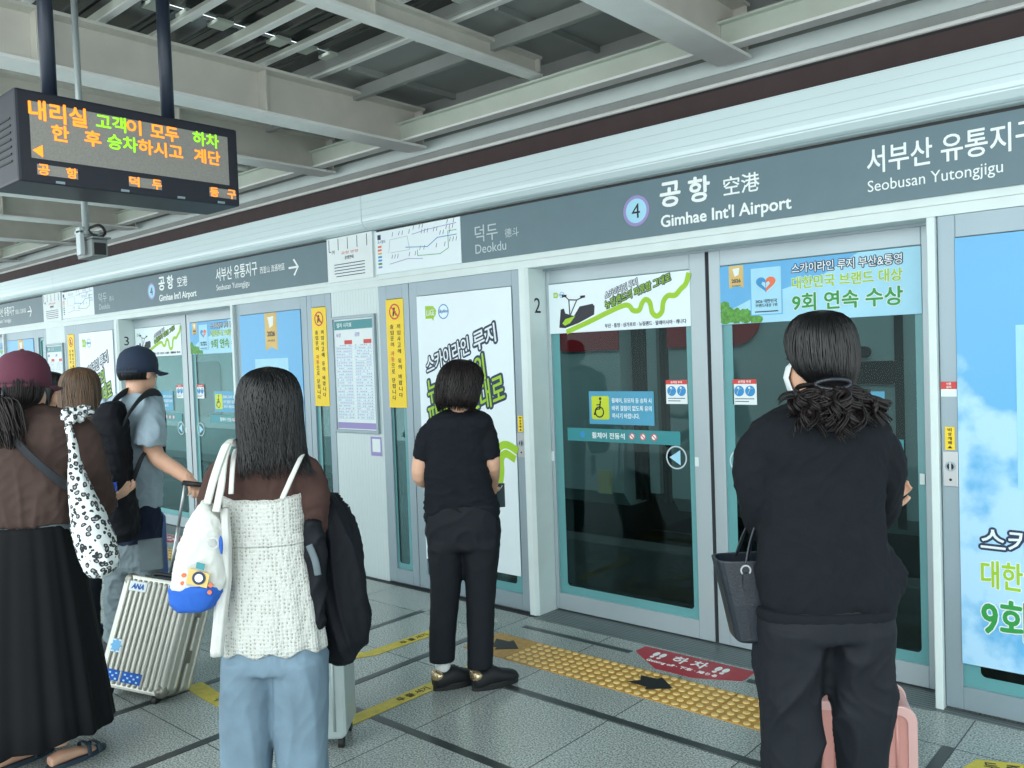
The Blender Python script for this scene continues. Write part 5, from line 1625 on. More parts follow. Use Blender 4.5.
    for z, w_, y0 in ((-0.002, 0.040, 0.092), (-0.02, 0.066, 0.100), (-0.05, 0.070, 0.108), (-0.085, 0.062, 0.100), (-0.112, 0.034, 0.082)):
        rs.append([G.hP(w_ * math.sin(a), y0 - 0.075 * (1 - math.cos(a)) , z) for a in [R(-80 + 10 * i) for i in range(17)]] + [G.hP(w_ * 0.96 * math.sin(a), y0 - 0.004 - 0.075 * (1 - math.cos(a)), z) for a in [R(80 - 10 * i) for i in range(17)]])
    mk.rings(rs)
    put('face_mask', mk, 'maskwhite', G.root, smooth=True)
    put('ear_loop', MB().tube([G.hP(0.064, 0.055, -0.03), G.hP(0.079, 0.01, 0.0), G.hP(0.080, -0.02, -0.01)], 0.0022, 6), 'maskwhite', G.root)
    # handbag on the left forearm
    bg = thing('handbag', 'black leather handbag hanging from forearm of person in black knit', 'handbag', tuple(J(735, 637, 0.06)))
    dd = d + 0.06
    def sec(y, xl, xr, hd):
        a, b = at(xl, y, dd), at(xr, y, dd); c_ = (a + b) / 2; hw = (b - a).length / 2; out = []
        for i in range(24):
            th = 2 * math.pi * i / 24; cs, sn = math.cos(th), math.sin(th)
            out.append(c_ + HR * (hw * math.copysign(abs(cs) ** 0.45, cs)) + HF * (hd * math.copysign(abs(sn) ** 0.45, sn)))
        return out
    put('shell', MB().rings([sec(637, 735, 789, 0.055), sec(634, 732, 791, 0.060), sec(600, 724, 796, 0.062), sec(556, 713, 802, 0.060), sec(556, 716, 799, 0.052), sec(580, 722, 795, 0.050)]), 'leather', bg, smooth=False, bevel=0.003)
    put('lining', MB().rings([sec(575, 721, 795, 0.046), sec(565, 717, 798, 0.050)]), 'black', bg)
    for sg in (-1, 1):
        o_ = HF * 0.055 * sg
        st = smooth_pts([J(741, 560, 0.06) + o_, J(748, 535, 0.06) + o_ * 0.7, J(760, 510, 0.06) + o_ * 0.45, J(771, 512, 0.06) + o_ * 0.45, J(779, 535, 0.06) + o_ * 0.7, J(783, 560, 0.06) + o_])
        put('handle', MB().tube(st, 0.0085, 8, flat=0.45), 'leather', bg, smooth=True)
        for x in (740, 783):
            c = J(x, 565, 0.06) + o_ * 1.12
            put('ring', MB().annulus(c, HF, 0.009, 0.0125, 0.004, 20), 'metal', bg)
            put('tab', MB().prism([c + HR * a + Vector((0, 0, b)) for a, b in ((-0.009, -0.008), (0.009, -0.008), (0.010, -0.05), (0, -0.062), (-0.010, -0.05))], HF * (0.005 * (1 if sg > 0 else -1))), 'leather', bg)
    # rose suitcase standing in front
    pk = thing('suitcase', 'rose pink hard suitcase standing in front of person in black knit', 'suitcase', (-1.10, 3.05, 0))
    cxy = Vector((-1.105, 3.05, 0))
    X, Y, Z = Vector((0.90, 0.44, 0)).normalized(), Vector((-0.44, 0.90, 0)).normalized(), Vector((0, 0, 1))
    def shell(z0, z1, hw, hd, r):
        pts = []
        for (sx, sz) in ((1, 1), (-1, 1), (-1, -1), (1, -1)):
            a0 = {(1, 1): 0, (-1, 1): 90, (-1, -1): 180, (1, -1): 270}[(sx, sz)]
            for i in range(7):
                a = R(a0 + 15 * i)
                pts.append((sx * (hw - r) + r * math.cos(a), (z0 + z1) / 2 + sz * ((z1 - z0) / 2 - r) + r * math.sin(a)))
        return pts
    pf = shell(0.05, 0.345, 0.185, 0.1, 0.045)
    put('shell', MB().prism([cxy + X * a - Y * 0.105 + Z * b for a, b in pf], Y * 0.21), 'pink', pk, bevel=0.018)
    po = shell(0.045, 0.350, 0.190, 0.1, 0.05); pi_ = shell(0.075, 0.320, 0.160, 0.1, 0.03)
    for yy in (-0.112, 0.098):
        rs = [[cxy + X * a + Y * (yy + t) + Z * b for a, b in L_] for t, L_ in ((0.0, pi_), (0.0, po), (0.014, po), (0.014, pi_), (0.0, pi_))]
        put('rim', MB().rings(rs, cap=False), 'pinkrim', pk, bevel=0.003)
    for i in range(6):
        x = -0.125 + 0.05 * i
        put('rib', MB().tube([cxy + X * x - Y * 0.106 + Z * 0.085, cxy + X * x - Y * 0.106 + Z * 0.31], 0.006, 8), 'pink', pk, smooth=True)
    for x in (-0.055, 0.055):
        put('pull_tube', MB().cyl(cxy + X * (x - 0.02) + Z * 0.34, cxy + X * (x - 0.02) + Z * 0.80, 0.008, 10), 'metal', pk, smooth=True)
    put('grip', MB().tube([cxy + X * -0.09 + Z * 0.805, cxy + X * 0.05 + Z * 0.805], 0.013, 10), 'black', pk, smooth=True)
    put('handle_socket', MB().obox(cxy + X * -0.10 - Y * 0.03 + Z * 0.338, X, Y, Z, 0.16, 0.06, 0.022), 'black', pk, bevel=0.004)
    for sx in (-1, 1):
        for sy in (-1, 1):
            c = cxy + X * sx * 0.14 + Y * sy * 0.075
            put('wheel', MB().cyl(c - X * 0.012 + Z * 0.026, c + X * 0.012 + Z * 0.026, 0.026, 16), 'black', pk)
            put('caster', MB().tube([c + Z * 0.03, c + Z * 0.06], 0.016, 10), 'black', pk)
person_knit()

# ---- person in white crochet camisole, with a tote bag and a jacket over the arm --------------
def person_crochet():
    E = Fig('crochet', 'person in white crochet camisole over brown top and pale wide jeans', 2.85, (-2.49, 1.60), 1.585, R(140))
    d = E.d; J = E.J
    E.head(270, 404, 0.0); E.neck(266, 446, 0.048)
    E.torso([(447, 248, 284), (456, 232, 300), (470, 224, 304), (500, 226, 300), (540, 228, 302), (600, 232, 308), (640, 232, 314), (680, 228, 318)], 0.50)
    RA = [J(305, 466), J(315, 500, 0.01), J(311, 530, 0.05), J(308, 534, 0.16), J(304, 528, 0.25)]
    LA = [J(226, 466), J(213, 500, 0.0), J(209, 540, 0.02), J(214, 560, 0.12), J(226, 565, 0.22)]
    E.limb(RA, [0.046, 0.042, 0.038, 0.033, 0.024]); hand(E.b, RA[-1], -HR + HF * 0.3, Vector((0, 0, 1)), 1, 0.92, 0.6)
    E.limb(LA, [0.046, 0.042, 0.038, 0.033, 0.024]); hand(E.b, LA[-1], HR * 0.6 + HF * 0.6, Vector((0, 0, 1)), -1, 0.92, 0.6)
    for A, K, hp in (((247, 835), (247, 745), (250, 660)), ((302, 835), (301, 745), (300, 660))):
        E.limb([J(*hp), J(*K), J(*A)], [0.062, 0.046, 0.034]); E.foot(J(*A), tuple(HF), 0.92)
    E.body()
    t = MB()
    rows(t, d, [(447, 247, 287), (453, 234, 298), (460, 222, 307), (470, 217, 311), (485, 222, 307), (500, 229, 301), (520, 230, 300), (550, 230, 300)], 0.56)
    t.tube(smooth_pts([J(296, 462), J(308, 474), J(315, 500, 0.01), J(310, 531, 0.05), J(306, 534, 0.16), J(302, 530, 0.21)], 4), list(np.interp(np.linspace(0, 5, 21), range(6), [0.042, 0.052, 0.052, 0.050, 0.045, 0.038])), 16)
    t.tube(smooth_pts([J(234, 462), J(222, 474), J(213, 500, 0.0), J(209, 541, 0.02), J(214, 560, 0.12), J(222, 564, 0.18)], 4), list(np.interp(np.linspace(0, 5, 21), range(6), [0.042, 0.050, 0.050, 0.046, 0.042, 0.036])), 16)
    organic('long_sleeve_top', t, 'brown_rib', E.root, 0.0075, 5, [folds(0.0087, 51, 41, (1, 1, 1.3), 2, lambda co: np.clip((1.3 - co[:, 2]) * 4, 0.2, 1)), folds(0.0037, 95, 43)])
    fl = lambda th, t_: 1 + 0.035 * max(0, t_ - 0.35) * 1.5 * math.sin(13 * th + 2)
    c = MB()
    rows(c, d, [(499, 224.5, 306), (502, 224, 306), (520, 223.5, 306.5), (534, 224, 307), (540, 224, 308), (560, 224, 312), (590, 223, 318), (615, 222, 322), (638, 221, 326), (645, 221.5, 326.5), (646, 223, 325)], 0.63, 120, 2.25, mod=fl)
    # the camisole dips in the middle of the back and its hem waves
    for i in range(2 * 120):
        pass
    me = c.mesh('camisole')
    for v in me.vertices:
        lx = (v.co - J(265, 500)).dot(HR)
        w_ = max(0.0, min(1.0, (v.co.z - J(265, 520).z) / 0.06))
        v.co.z += w_ * (0.030 * (abs(lx) / 0.14) ** 2 - 0.004)
        w2 = max(0.0, min(1.0, (J(265, 610).z - v.co.z) / 0.1))
        v.co.z += w2 * 0.010 * math.sin(lx * 62)
    link('camisole', me, 'crochet', E.root, smooth=True)
    put('waist_band', rows(MB(), d, [(531, 223.4, 307.4), (533, 222.8, 308), (540, 222.8, 308.6), (542, 223.4, 308.6)], 0.635, 60, 2.25), 'crochet', E.root, smooth=True)
    for a, b, c_ in (((231, 494, -0.14), (233, 462, -0.10), (236, 450, -0.03)), ((282, 499, -0.155), (294, 472, -0.135), (302, 455, -0.06))):
        put('shoulder_strap', MB().tube(smooth_pts([J(*a), J(*b), J(*c_), J(c_[0], c_[1] + 2, 0.05)]), 0.0085, 8, flat=0.4, ref=HR), 'whiteknit', E.root, smooth=True)
    trousers(E, [(610, 232, 316), (640, 226, 322), (664, 223, 327)],
             [(655, 223, 275), (672, 222, 275), (700, 222, 274), (740, 222, 273), (768, 223, 272), (832, 224, 270)],
             [(655, 273, 327), (672, 273, 328), (700, 274, 329), (740, 276, 328), (768, 277, 328), (832, 279, 326)], 'denim',
             [folds(0.0075, 32, 51, (1.4, 1.4, 0.3), 2.2, lambda co: np.clip((1.0 - co[:, 2]) * 3, 0.2, 1)), folds(0.0022, 75, 53, (1, 1, 0.6))])
    for A in ((247, 832), (302, 832)):
        a = J(*A); a.z = 0; sneaker(E.root, a - HF * 0.07, a + HF * 0.17, 0.041, False)
    sp = [(0.130, .004, .004, .004, 0, -.015), (0.120, .048, .055, .05, 0, -.012), (0.095, .082, .090, .085, 0, -.010), (0.05, .100, .112, .09, 0, -.010), (0.0, .106, .118, .040, 0, -.012), (-0.06, .106, .116, .000, .0, -.014), (-0.12, .108, .112, -.015, .002, -.016), (-0.17, .108, .104, -.01, .006, -.024), (-0.21, .094, .082, -.01, .008, -.046), (-0.24, .070, .064, .0, .010, -.060)]
    def flick(t, th, p):
        q = max(0.0, t - 0.72) / 0.28; sd = -0.8 if 150 < th < 245 else (1.7 if th > 300 or th < 30 else 0.3)
        return tuple(HR * (0.045 * q * q * sd) + Vector((0, 0, -0.01 * q)) - HF * 0.012 * q)
    hairdo(E, 'hair', sp, 'hair_black', 760, 15, 0.06, (150, 390), 0.0021, (0.74, 1.0), 0.7, 0.024, flick, shell=0.76)
    # canvas tote on the far shoulder
    tb = thing('tote_bag', 'white canvas tote bag with blue base hanging beside crochet camisole', 'bag', tuple(J(196, 610, -0.10)))
    dd = d - 0.13
    b = MB()
    rows(b, dd, [(500, 201, 209, 0, 0.015), (506, 197, 214, 0, 0.025), (520, 190, 220, 0, 0.04), (545, 181, 226, 0, 0.055), (570, 174, 228, 0, 0.062), (588, 170.5, 226, 0, 0.066)], n=28, ex=2.6)
    organic('bag_body', b, 'canvas', tb, 0.006, 4, [folds(0.0099, 54, 61, (1, 1, 0.6), 2), folds(0.0037, 102, 63)])
    b = MB(); rows(b, dd, [(582, 171, 225.5, 0, 0.069), (588, 170, 226, 0, 0.070), (597, 170.5, 223, 0, 0.069), (605, 174, 217, 0, 0.062), (609, 180, 210, 0, 0.050)], n=28, ex=2.6)
    organic('bag_base', b, 'royal', tb, 0.006, 3, [folds(0.0031, 68, 65)])
    for pts in ([(207, 504), (214, 478), (223, 452), (228, 443)], [(216, 512), (221, 486), (224, 460), (229, 443)]):
        P = [at(x, y, dd + 0.02 * i - 0.03) for i, (x, y) in enumerate(pts)] + [at(233, 440, d - 0.02), at(236, 446, d + 0.07)]
        put('shoulder_strap', MB().tube(smooth_pts(P), 0.013, 8, flat=0.28, ref=HR), 'canvas', tb, smooth=True)
    def pic(pts, dep=-0.070, th=0.003):
        return MB().prism([at(x, y, dd + dep) for x, y in pts], -HF * th)
    pr = put('camera_print', pic([(190, 568), (210, 574), (207, 588), (186, 583)]), 'gold', tb)
    put('print_patch', pic([(197, 562), (205, 564), (204, 570), (196, 568)], -0.073), 'stickerteal', pr)
    put('print_lens', MB().disk(at(199, 578, dd - 0.073), -HF, 0.021, 0.003, 20), 'navytext', pr)
    put('print_lens_disc', MB().disk(at(199, 578, dd - 0.076), -HF, 0.013, 0.003, 16), 'paper', pr)
    for x, y in ((184, 575), (183, 583), (211, 585), (210, 592)):
        put('print_mark', MB().disk(at(x, y, dd - 0.064), -HF, 0.007, 0.005, 12), 'orange', tb)
    put('blue_charm', MB().ell(at(221, 545, dd - 0.055), 0.008, 0.006, 0.030, 10, 8), 'royal', tb, smooth=True)
    put('charm_ring', MB().annulus(at(213, 543, dd - 0.060), HF, 0.012, 0.0145, 0.003, 20), 'metal', tb)
    sc = MB(); rows(sc, dd + 0.0, [(508, 221, 229, 0, 0.012), (540, 221, 231, 0, 0.016), (580, 217, 231, 0, 0.02), (620, 214, 226, 0, 0.018), (650, 211, 223, 0, 0.016), (656, 211, 223, 0, 0.014)], n=24, ex=2.4, mod=lambda th, t_: 1 + 0.08 * math.sin(6 * th))
    put('ribbed_scarf', sc, 'whiteknit', tb, smooth=True)
    # jacket over the arm
    jk = thing('jacket', 'black jacket draped over forearm of person in crochet camisole', 'jacket', tuple(J(338, 665, 0.16)))
    jd = d + 0.12
    b = MB()
    rows(b, jd, [(489, 319, 326, 0.02, 0.02), (494, 317, 334, 0.02, 0.05), (505, 315, 344, 0.02, 0.075), (520, 312, 353, 0.02, 0.09), (545, 312, 362, 0.02, 0.095), (580, 316, 367, 0.02, 0.095), (615, 320, 369, 0.02, 0.09), (640, 322, 367, 0.02, 0.08), (655, 326, 360, 0.02, 0.06), (664, 336, 350, 0.02, 0.03)], n=30, ex=2.2)
    organic('jacket_body', b, 'jacket', jk, 0.0075, 4, [folds(0.016, 30, 71, (1.5, 1.5, 0.3), 2.2), folds(0.003, 80, 73, (1.2, 1.2, 0.5))])
    b = MB()
    rows(b, d - 0.02, [(520, 306, 322, 0, 0.03), (550, 304, 326, 0, 0.035), (590, 308, 326, 0, 0.03), (620, 311, 325, 0, 0.026), (628, 313, 323, 0, 0.02)], n=22)
    organic('jacket_sleeve', b, 'jacket', jk, 0.007, 3, [folds(0.0099, 54, 75, (1, 1, 0.6))])
    put('zipper', MB().tube(smooth_pts([at(316, 552, jd - 0.085), at(322, 560, jd - 0.095), at(325, 575, jd - 0.098), at(319, 592, jd - 0.098)]), 0.003, 6), 'zip', jk)
    put('collar_lining', MB().tube(smooth_pts([at(309, 545, d - 0.065), at(315, 560, d - 0.07), at(318, 575, d - 0.068)]), 0.012, 8, flat=0.5, ref=HR), 'grey_cloth', jk, smooth=True)
person_crochet()

def wheel_set(par, pts, r=0.024):
    for c in pts:
        c = Vector(c)
        put('wheel', MB().cyl(c - HR * 0.011 + Vector((0, 0, r)), c + HR * 0.011 + Vector((0, 0, r)), r, 16), 'black', par)
        put('caster', MB().tube([c + Vector((0, 0, r)), c + Vector((0, 0, 0.062))], 0.014, 10), 'black', par)

# pale suitcase behind the jacket
def pale_case():
    o = thing('suitcase', 'pale silver suitcase standing behind the draped black jacket', 'suitcase', (-2.97, 2.13, 0))
    c = at(322, 735, 3.56); c.z = 0
    X, Y, Z = HR, HF, Vector((0, 0, 1))
    prof = [(-0.13, 0.055), (-0.11, 0.045), (0.11, 0.045), (0.13, 0.065), (0.13, 0.50), (0.11, 0.53), (-0.11, 0.53), (-0.13, 0.50)]
    put('shell', MB().prism([c + X * a - Y * 0.11 + Z * b for a, b in prof], Y * 0.22), 'mint', o, bevel=0.02)
    for x in (-0.08, -0.04, 0.0, 0.04, 0.08):
        put('rib', MB().tube([c + X * x - Y * 0.111 + Z * 0.08, c + X * x - Y * 0.111 + Z * 0.50], 0.006, 8), 'mint', o, smooth=True)
    for x in (-0.05, 0.05):
        put('pull_tube', MB().cyl(c + X * x + Z * 0.52, c + X * x + Z * 0.72, 0.008, 10), 'metal', o)
    put('grip', MB().tube([c - X * 0.065 + Z * 0.725, c + X * 0.065 + Z * 0.725], 0.012, 10), 'black', o)
    wheel_set(o, [c + X * a + Y * b for a in (-0.10, 0.10) for b in (-0.08, 0.08)])
pale_case()

# silver ribbed suitcase, tilted on the pull of the person in the navy cap
def silver_case():
    b0 = at(161, 698, 3.98)
    X = Vector((0.90, 0.43, -0.10)).normalized(); Z0 = Vector((0, 0, 1)); Z0 = (Z0 - X * Z0.dot(X)).normalized(); Y0 = Z0.cross(X)
    Z = Z0 * math.cos(R(20)) + Y0 * math.sin(R(20)); Y = Z.cross(X)
    W, Hh, D = 0.375, 0.535, 0.23
    o = thing('suitcase', 'silver ribbed metal suitcase with blue stickers tilted beside black skirt', 'suitcase', (-4.1, 1.95, 0))
    P = lambda x, y, z: b0 + X * (x - W) + Y * y + Z * z
    r = 0.04
    def prof(inset):
        out = []
        for sx, sz, a0 in ((1, 1, 0), (-1, 1, 90), (-1, -1, 180), (1, -1, 270)):
            for i in range(6):
                a = R(a0 + 18 * i); out.append((W / 2 + sx * (W / 2 - r) + (r - inset) * math.cos(a), Hh / 2 + sz * (Hh / 2 - r) + (r - inset) * math.sin(a)))
        return out
    for nm, y0, y1 in (('front_shell', 0.0, D / 2 - 0.006), ('back_shell', D / 2 + 0.006, D)):
        put(nm, MB().prism([P(a, y0, z) for a, z in prof(0)], Y * (y1 - y0)), 'silver', o, bevel=0.012)
    put('closing_frame', MB().prism([P(a, D / 2 - 0.012, z) for a, z in prof(-0.003)], Y * 0.024), 'silverdark', o, bevel=0.003)
    for i in range(11):
        x = 0.035 + (W - 0.07) * i / 10
        put('rib', MB().tube([P(x, 0.001, 0.02), P(x, -0.005, 0.035), P(x, -0.005, Hh - 0.035), P(x, 0.001, Hh - 0.02)], 0.0105, 8, flat=0.7, ref=X), 'silver', o, smooth=True)
    for i in range(4):
        y = 0.03 + 0.055 * i
        put('side_rib', MB().tube([P(W - 0.001, y, 0.03), P(W + 0.004, y, 0.05), P(W + 0.004, y, Hh - 0.05), P(W - 0.001, y, Hh - 0.03)], 0.009, 8), 'silver', o, smooth=True)
    for x, z in ((0, 0), (1, 0), (0, 1), (1, 1)):
        put('corner_guard', MB().ell(P(0.028 + x * (W - 0.056), 0.028, 0.028 + z * (Hh - 0.056)), 0.038, 0.036, 0.038, 14, 10), 'silverdark', o, smooth=True)
    for z in (0.16, 0.38):
        put('latch', MB().obox(P(W + 0.002, D / 2 - 0.02, z), X, Y, Z, 0.014, 0.045, 0.06), 'silverdark', o, bevel=0.003)
    put('handle_plate', MB().obox(P(W / 2 - 0.10, 0.03, Hh), X, Y, Z, 0.20, 0.16, 0.010), 'black', o, bevel=0.003)
    put('top_grip', MB().tube(smooth_pts([P(W / 2 - 0.07, 0.06, Hh + 0.004), P(W / 2 - 0.05, 0.06, Hh + 0.022), P(W / 2 + 0.05, 0.06, Hh + 0.022), P(W / 2 + 0.07, 0.06, Hh + 0.004)]), 0.010, 8), 'black', o, smooth=True)
    top = at(193.5, 484, 4.35)
    for s_ in (-1, 1):
        a = P(W / 2 + s_ * 0.055, D - 0.05, Hh); bT = top + X * (s_ * 0.05)
        put('pull_tube', MB().tube([a, a + (bT - a) * 0.55], 0.0105, 10), 'metal', o, smooth=True)
        put('pull_tube', MB().tube([a + (bT - a) * 0.5, bT], 0.008, 10), 'metal', o, smooth=True)
    put('pull_grip', MB().tube([top - X * 0.06, top + X * 0.06], 0.013, 10), 'black', o, smooth=True)
    for x in (0.05, W - 0.05):
        for y in (0.04, D - 0.04):
            c = P(x, y, -0.02)
            put('wheel', MB().cyl(c - X * 0.012, c + X * 0.012, 0.024, 16), 'black', o)
            put('caster', MB().tube([P(x, y, 0.005), c], 0.013, 10), 'black', o)
    def stick(x0, x1, z0, z1, nm, m, words, m2, h):
        s_ = put(nm, MB().obox(P(x0, -0.0135, z0), X, Y, Z, x1 - x0, 0.0015, z1 - z0), m, o)
        if words: put('sticker_lettering', text(MB(), words, P((x0 + x1) / 2, -0.014, (z0 + z1) / 2), X, Z, height=h, width=(x1 - x0) * 0.7, align='C', bold=0.04, shear=0.2), m2, s_)
        return s_
    stick(0.050, 0.150, Hh - 0.075, Hh - 0.028, 'airline_sticker', 'paper', 'ANA', 'royal', 0.024)
    stick(0.018, 0.125, 0.035, 0.085, 'blue_sticker', 'royal', '', 'paper', 0.026)
    stick(0.140, 0.250, 0.035, 0.085, 'blue_sticker', 'royal', '', 'paper', 0.026)
    for x0_, x1_ in ((0.018, 0.125), (0.140, 0.250)):
        mk_ = MB()
        for i in range(5):
            for j in range(3):
                if (i + j) % 2 == 0:
                    mk_.obox(P(x0_ + 0.012 + i * 0.018, -0.0142, 0.041 + j * 0.013), X, Y, Z, 0.011, 0.0006, 0.008)
        put('sticker_pattern', mk_, 'palecard', o)
    q = stick(0.035, 0.095, 0.165, 0.225, 'round_sticker', 'paper', '', 'royal', 0.02)
    star = []
    for i in range(16):
        a = 2 * math.pi * i / 16; rr = 0.034 if i % 2 == 0 else 0.024
        star.append(P(0.065 + rr * math.cos(a), -0.0138, 0.195 + rr * math.sin(a)))
    put('sticker_star', MB().prism(star, -Y * 0.001), 'skyblue', q)
silver_case()

# ---- person in the maroon cap ---------------------------------------------------------------
def person_maroon():
    A = Fig('maroon', 'person in maroon cap with long dark ponytail, brown top and long black skirt', 3.4, (-3.68, 1.28), 1.68, R(124))
    d = A.d; J = A.J
    A.head(24, 386, 0.0); A.neck(28, 414, 0.048)
    A.torso([(412, 8, 44), (422, -12, 74), (436, -20, 82), (470, -18, 72), (510, -18, 70), (560, -22, 72), (610, -22, 72)], 0.58)
    RA = [J(80, 432), J(92, 468, 0.02), J(100, 500, 0.08), J(105, 506, 0.14), J(108, 500, 0.24)]
    LA = [J(-18, 432), J(-28, 470, 0.0), J(-32, 505, 0.03), J(-26, 520, 0.12), J(-14, 522, 0.22)]
    A.limb(RA, [0.050, 0.045, 0.040, 0.034, 0.025]); hand(A.b, RA[-1], HF * 0.6 + HR * 0.5 + Vector((0, 0, 0.2)), Vector((0, 0, 1)) - HR * 0.4, 1, 0.95, 0.6)
    A.limb(LA, [0.050, 0.045, 0.040, 0.034, 0.025]); hand(A.b, LA[-1], HF + HR * 0.3, Vector((0, 0, 1)), -1, 0.95, 0.6)
    for q, (an, K, hp) in enumerate((((6, 752), (6, 670), (8, 590)), ((60, 745), (52, 668), (46, 590)))):
        A.limb([J(*hp), J(*K), J(*an)], [0.075, 0.048, 0.033]); A.foot(J(*an), (-0.15, 1, 0), 0.95)
    A.body()
    t = MB()
    rows(t, d, [(404, 10, 42), (409, 2, 56), (415, -10, 76), (424, -22, 88), (440, -26, 88), (470, -24, 80), (495, -25, 80), (512, -27, 78), (524, -28, 74)], 0.60, mod=lambda th, t_: 1 + 0.03 * t_ * math.sin(11 * th))
    t.tube(smooth_pts([J(72, 424), J(85, 436), J(93, 468, 0.02), J(100, 498, 0.08), J(104, 506, 0.14), J(107, 502, 0.20)], 4), list(np.interp(np.linspace(0, 5, 21), range(6), [0.045, 0.055, 0.058, 0.056, 0.048, 0.036])), 16)
    t.tube(smooth_pts([J(-10, 424), J(-22, 436), J(-28, 470, 0.0), J(-32, 505, 0.03), J(-27, 519, 0.12), J(-18, 521, 0.18)], 4), list(np.interp(np.linspace(0, 5, 21), range(6), [0.045, 0.055, 0.056, 0.052, 0.046, 0.036])), 16)
    organic('long_sleeve_top', t, 'brown_cloth', A.root, 0.0085, 4, [folds(0.0112, 41, 81, (1.6, 1.6, 0.35), 1.8, lambda co: np.clip((1.35 - co[:, 2]) * 3, 0.15, 1)), folds(0.0043, 82, 83)])
    put('undershirt', rows(MB(), d, [(505, -22, 70), (520, -23, 71), (531, -24, 72), (533, -22, 70)], 0.59, 40), 'grey_cloth', A.root, smooth=True)
    sk = rows(MB(), d, [(524, -22, 70), (529, -23, 72), (560, -28, 79), (600, -33, 87), (650, -38, 96), (700, -42, 105), (724, -44, 109), (726, -42, 107)], 0.72, 160, 2.1, mod=lambda th, t_: 1 + (0.012 + 0.05 * t_) * (math.sin(15 * th + 1) + 0.5 * math.sin(27 * th)) * 0.6)
    me = sk.mesh('skirt')
    for v in me.vertices:
        w_ = max(0.0, min(1.0, (J(30, 620).z - v.co.z) / 0.4)); lx = (v.co - J(35, 640)).dot(HR)
        v.co.z += w_ * (0.14 * lx - 0.035 + 0.008 * math.sin(lx * 40))
    link('skirt', me, 'skirt', A.root, smooth=True)
    for an in ((6, 752), (60, 745)):
        a = J(*an); a.z = 0; f = Vector((-0.15, 1, 0)).normalized(); r_ = f.cross(Vector((0, 0, 1)))
        so = [a - f * 0.06 + f * (0.125 + 0.128 * math.cos(q)) + r_ * (0.042 * math.sin(q)) for q in [2 * math.pi * i / 24 for i in range(24)]]
        s_ = put('sandal', MB().prism(so, (0, 0, 0.018)), 'sandal', A.root, bevel=0.003)
        for k_, hh in ((0.10, 0.055), (0.145, 0.042)):
            put('sandal_strap', MB().tube(smooth_pts([a + f * k_ - r_ * 0.042 + Vector((0, 0, 0.012)), a + f * k_ - r_ * 0.03 + Vector((0, 0, hh)), a + f * k_ + r_ * 0.03 + Vector((0, 0, hh)), a + f * k_ + r_ * 0.042 + Vector((0, 0, 0.012))]), 0.009, 8, flat=0.35, ref=f), 'sandal', s_, smooth=True)
    sp = [(0.10, .07, .08, .06, 0, -.01), (0.05, .084, .098, .070, 0, -.008), (0.0, .088, .108, .040, 0, -.010), (-0.045, .082, .108, .0, 0, -.014), (-0.075, .062, .098, -.02, 0, -.022), (-0.095, .03, .05, .0, 0, -.075)]
    hairdo(A, 'hair', sp, 'hair_dark', 160, 21, 0.03, (150, 390), 0.0022, (0.85, 1.0), 0.1, 0.012)
    cap(A, 'maroon', 1.06)
    root = A.hP(-0.01, -0.115, -0.035)
    hp = MB(); rng = random.Random(5); paths = []
    for i in range(150):
        x = rng.gauss(9, 8); x = min(max(x, -8), 27)
        tip = J(x, rng.uniform(432, 450), -0.155 + rng.uniform(-0.03, 0.03))
        m1 = root + (tip - root) * 0.3 - HF * 0.035 + Vector((0, 0, 0.03)) + HR * ((x - 9) / 249 * 0.8)
        paths.append(smooth_pts([root + Vector((rng.uniform(-.012, .012), rng.uniform(-.012, .012), rng.uniform(-.012, .012))), m1, m1 + (tip - m1) * 0.55 + HR * rng.uniform(-0.012, 0.012), tip], 4))
    strands(hp, paths, 0.0036, 5)
    put('ponytail', hp, 'hair_dark', A.root, smooth=True)
    put('hair_clip', MB().tube([root + Vector((0.03 * math.cos(a), 0.012 * math.sin(a) - 0.006, 0.026 * math.sin(a))) for a in [2 * math.pi * i / 20 for i in range(21)]], 0.006, 8), 'leather', A.root, smooth=True)
    put('crossbody_strap', MB().tube(smooth_pts([J(-6, 416, -0.02), J(4, 428, -0.13), J(26, 452, -0.168), (J(48, 472, -0.172)), J(68, 487, -0.135), J(84, 498, -0.03)]), 0.017, 8, flat=0.2, ref=Vector((0, 0, 1))), 'strapblack', A.root, smooth=True)
    # leopard print hobo bag
    lb = thing('shoulder_bag', 'white leopard print slouchy bag hanging from shoulder of person in maroon cap', 'bag', tuple(J(98, 577, -0.1)))
    dd = d - 0.12
    b = MB()
    rows(b, dd, [(418, 64, 69, 0.03, 0.012), (432, 67, 73, 0.0, 0.014), (450, 68.5, 77, 0, 0.02), (470, 69, 84, 0, 0.032), (490, 69, 93, 0, 0.045), (515, 71, 104, 0, 0.058), (540, 75, 114, 0, 0.066), (558, 80, 118.5, 0, 0.066), (570, 85, 116, 0, 0.055), (577, 92, 108, 0, 0.035)], n=28, ex=2.2)
    organic('bag_body', b, 'leopard', lb, 0.006, 4, [folds(0.0062, 44, 91, (1.2, 1.2, 0.5)), folds(0.0025, 88, 93)])
    b = MB().tube(smooth_pts([at(66, 420, dd + 0.03), at(68, 412, dd + 0.05), at(76, 413, dd + 0.07), at(84, 410, dd + 0.11), at(91, 412, dd + 0.16)]), 0.021, 12, flat=0.7)
    b.tube(smooth_pts([at(66, 416, dd + 0.04), at(72, 419, dd + 0.03), at(82, 416, dd + 0.08), at(92, 408, dd + 0.13)]), [0.016 + 0.006 * math.sin(i) for i in range(25)], 10)
    organic('shoulder_knot', b, 'leopard', lb, 0.005, 2, [folds(0.0074, 204, 95)])
person_maroon()

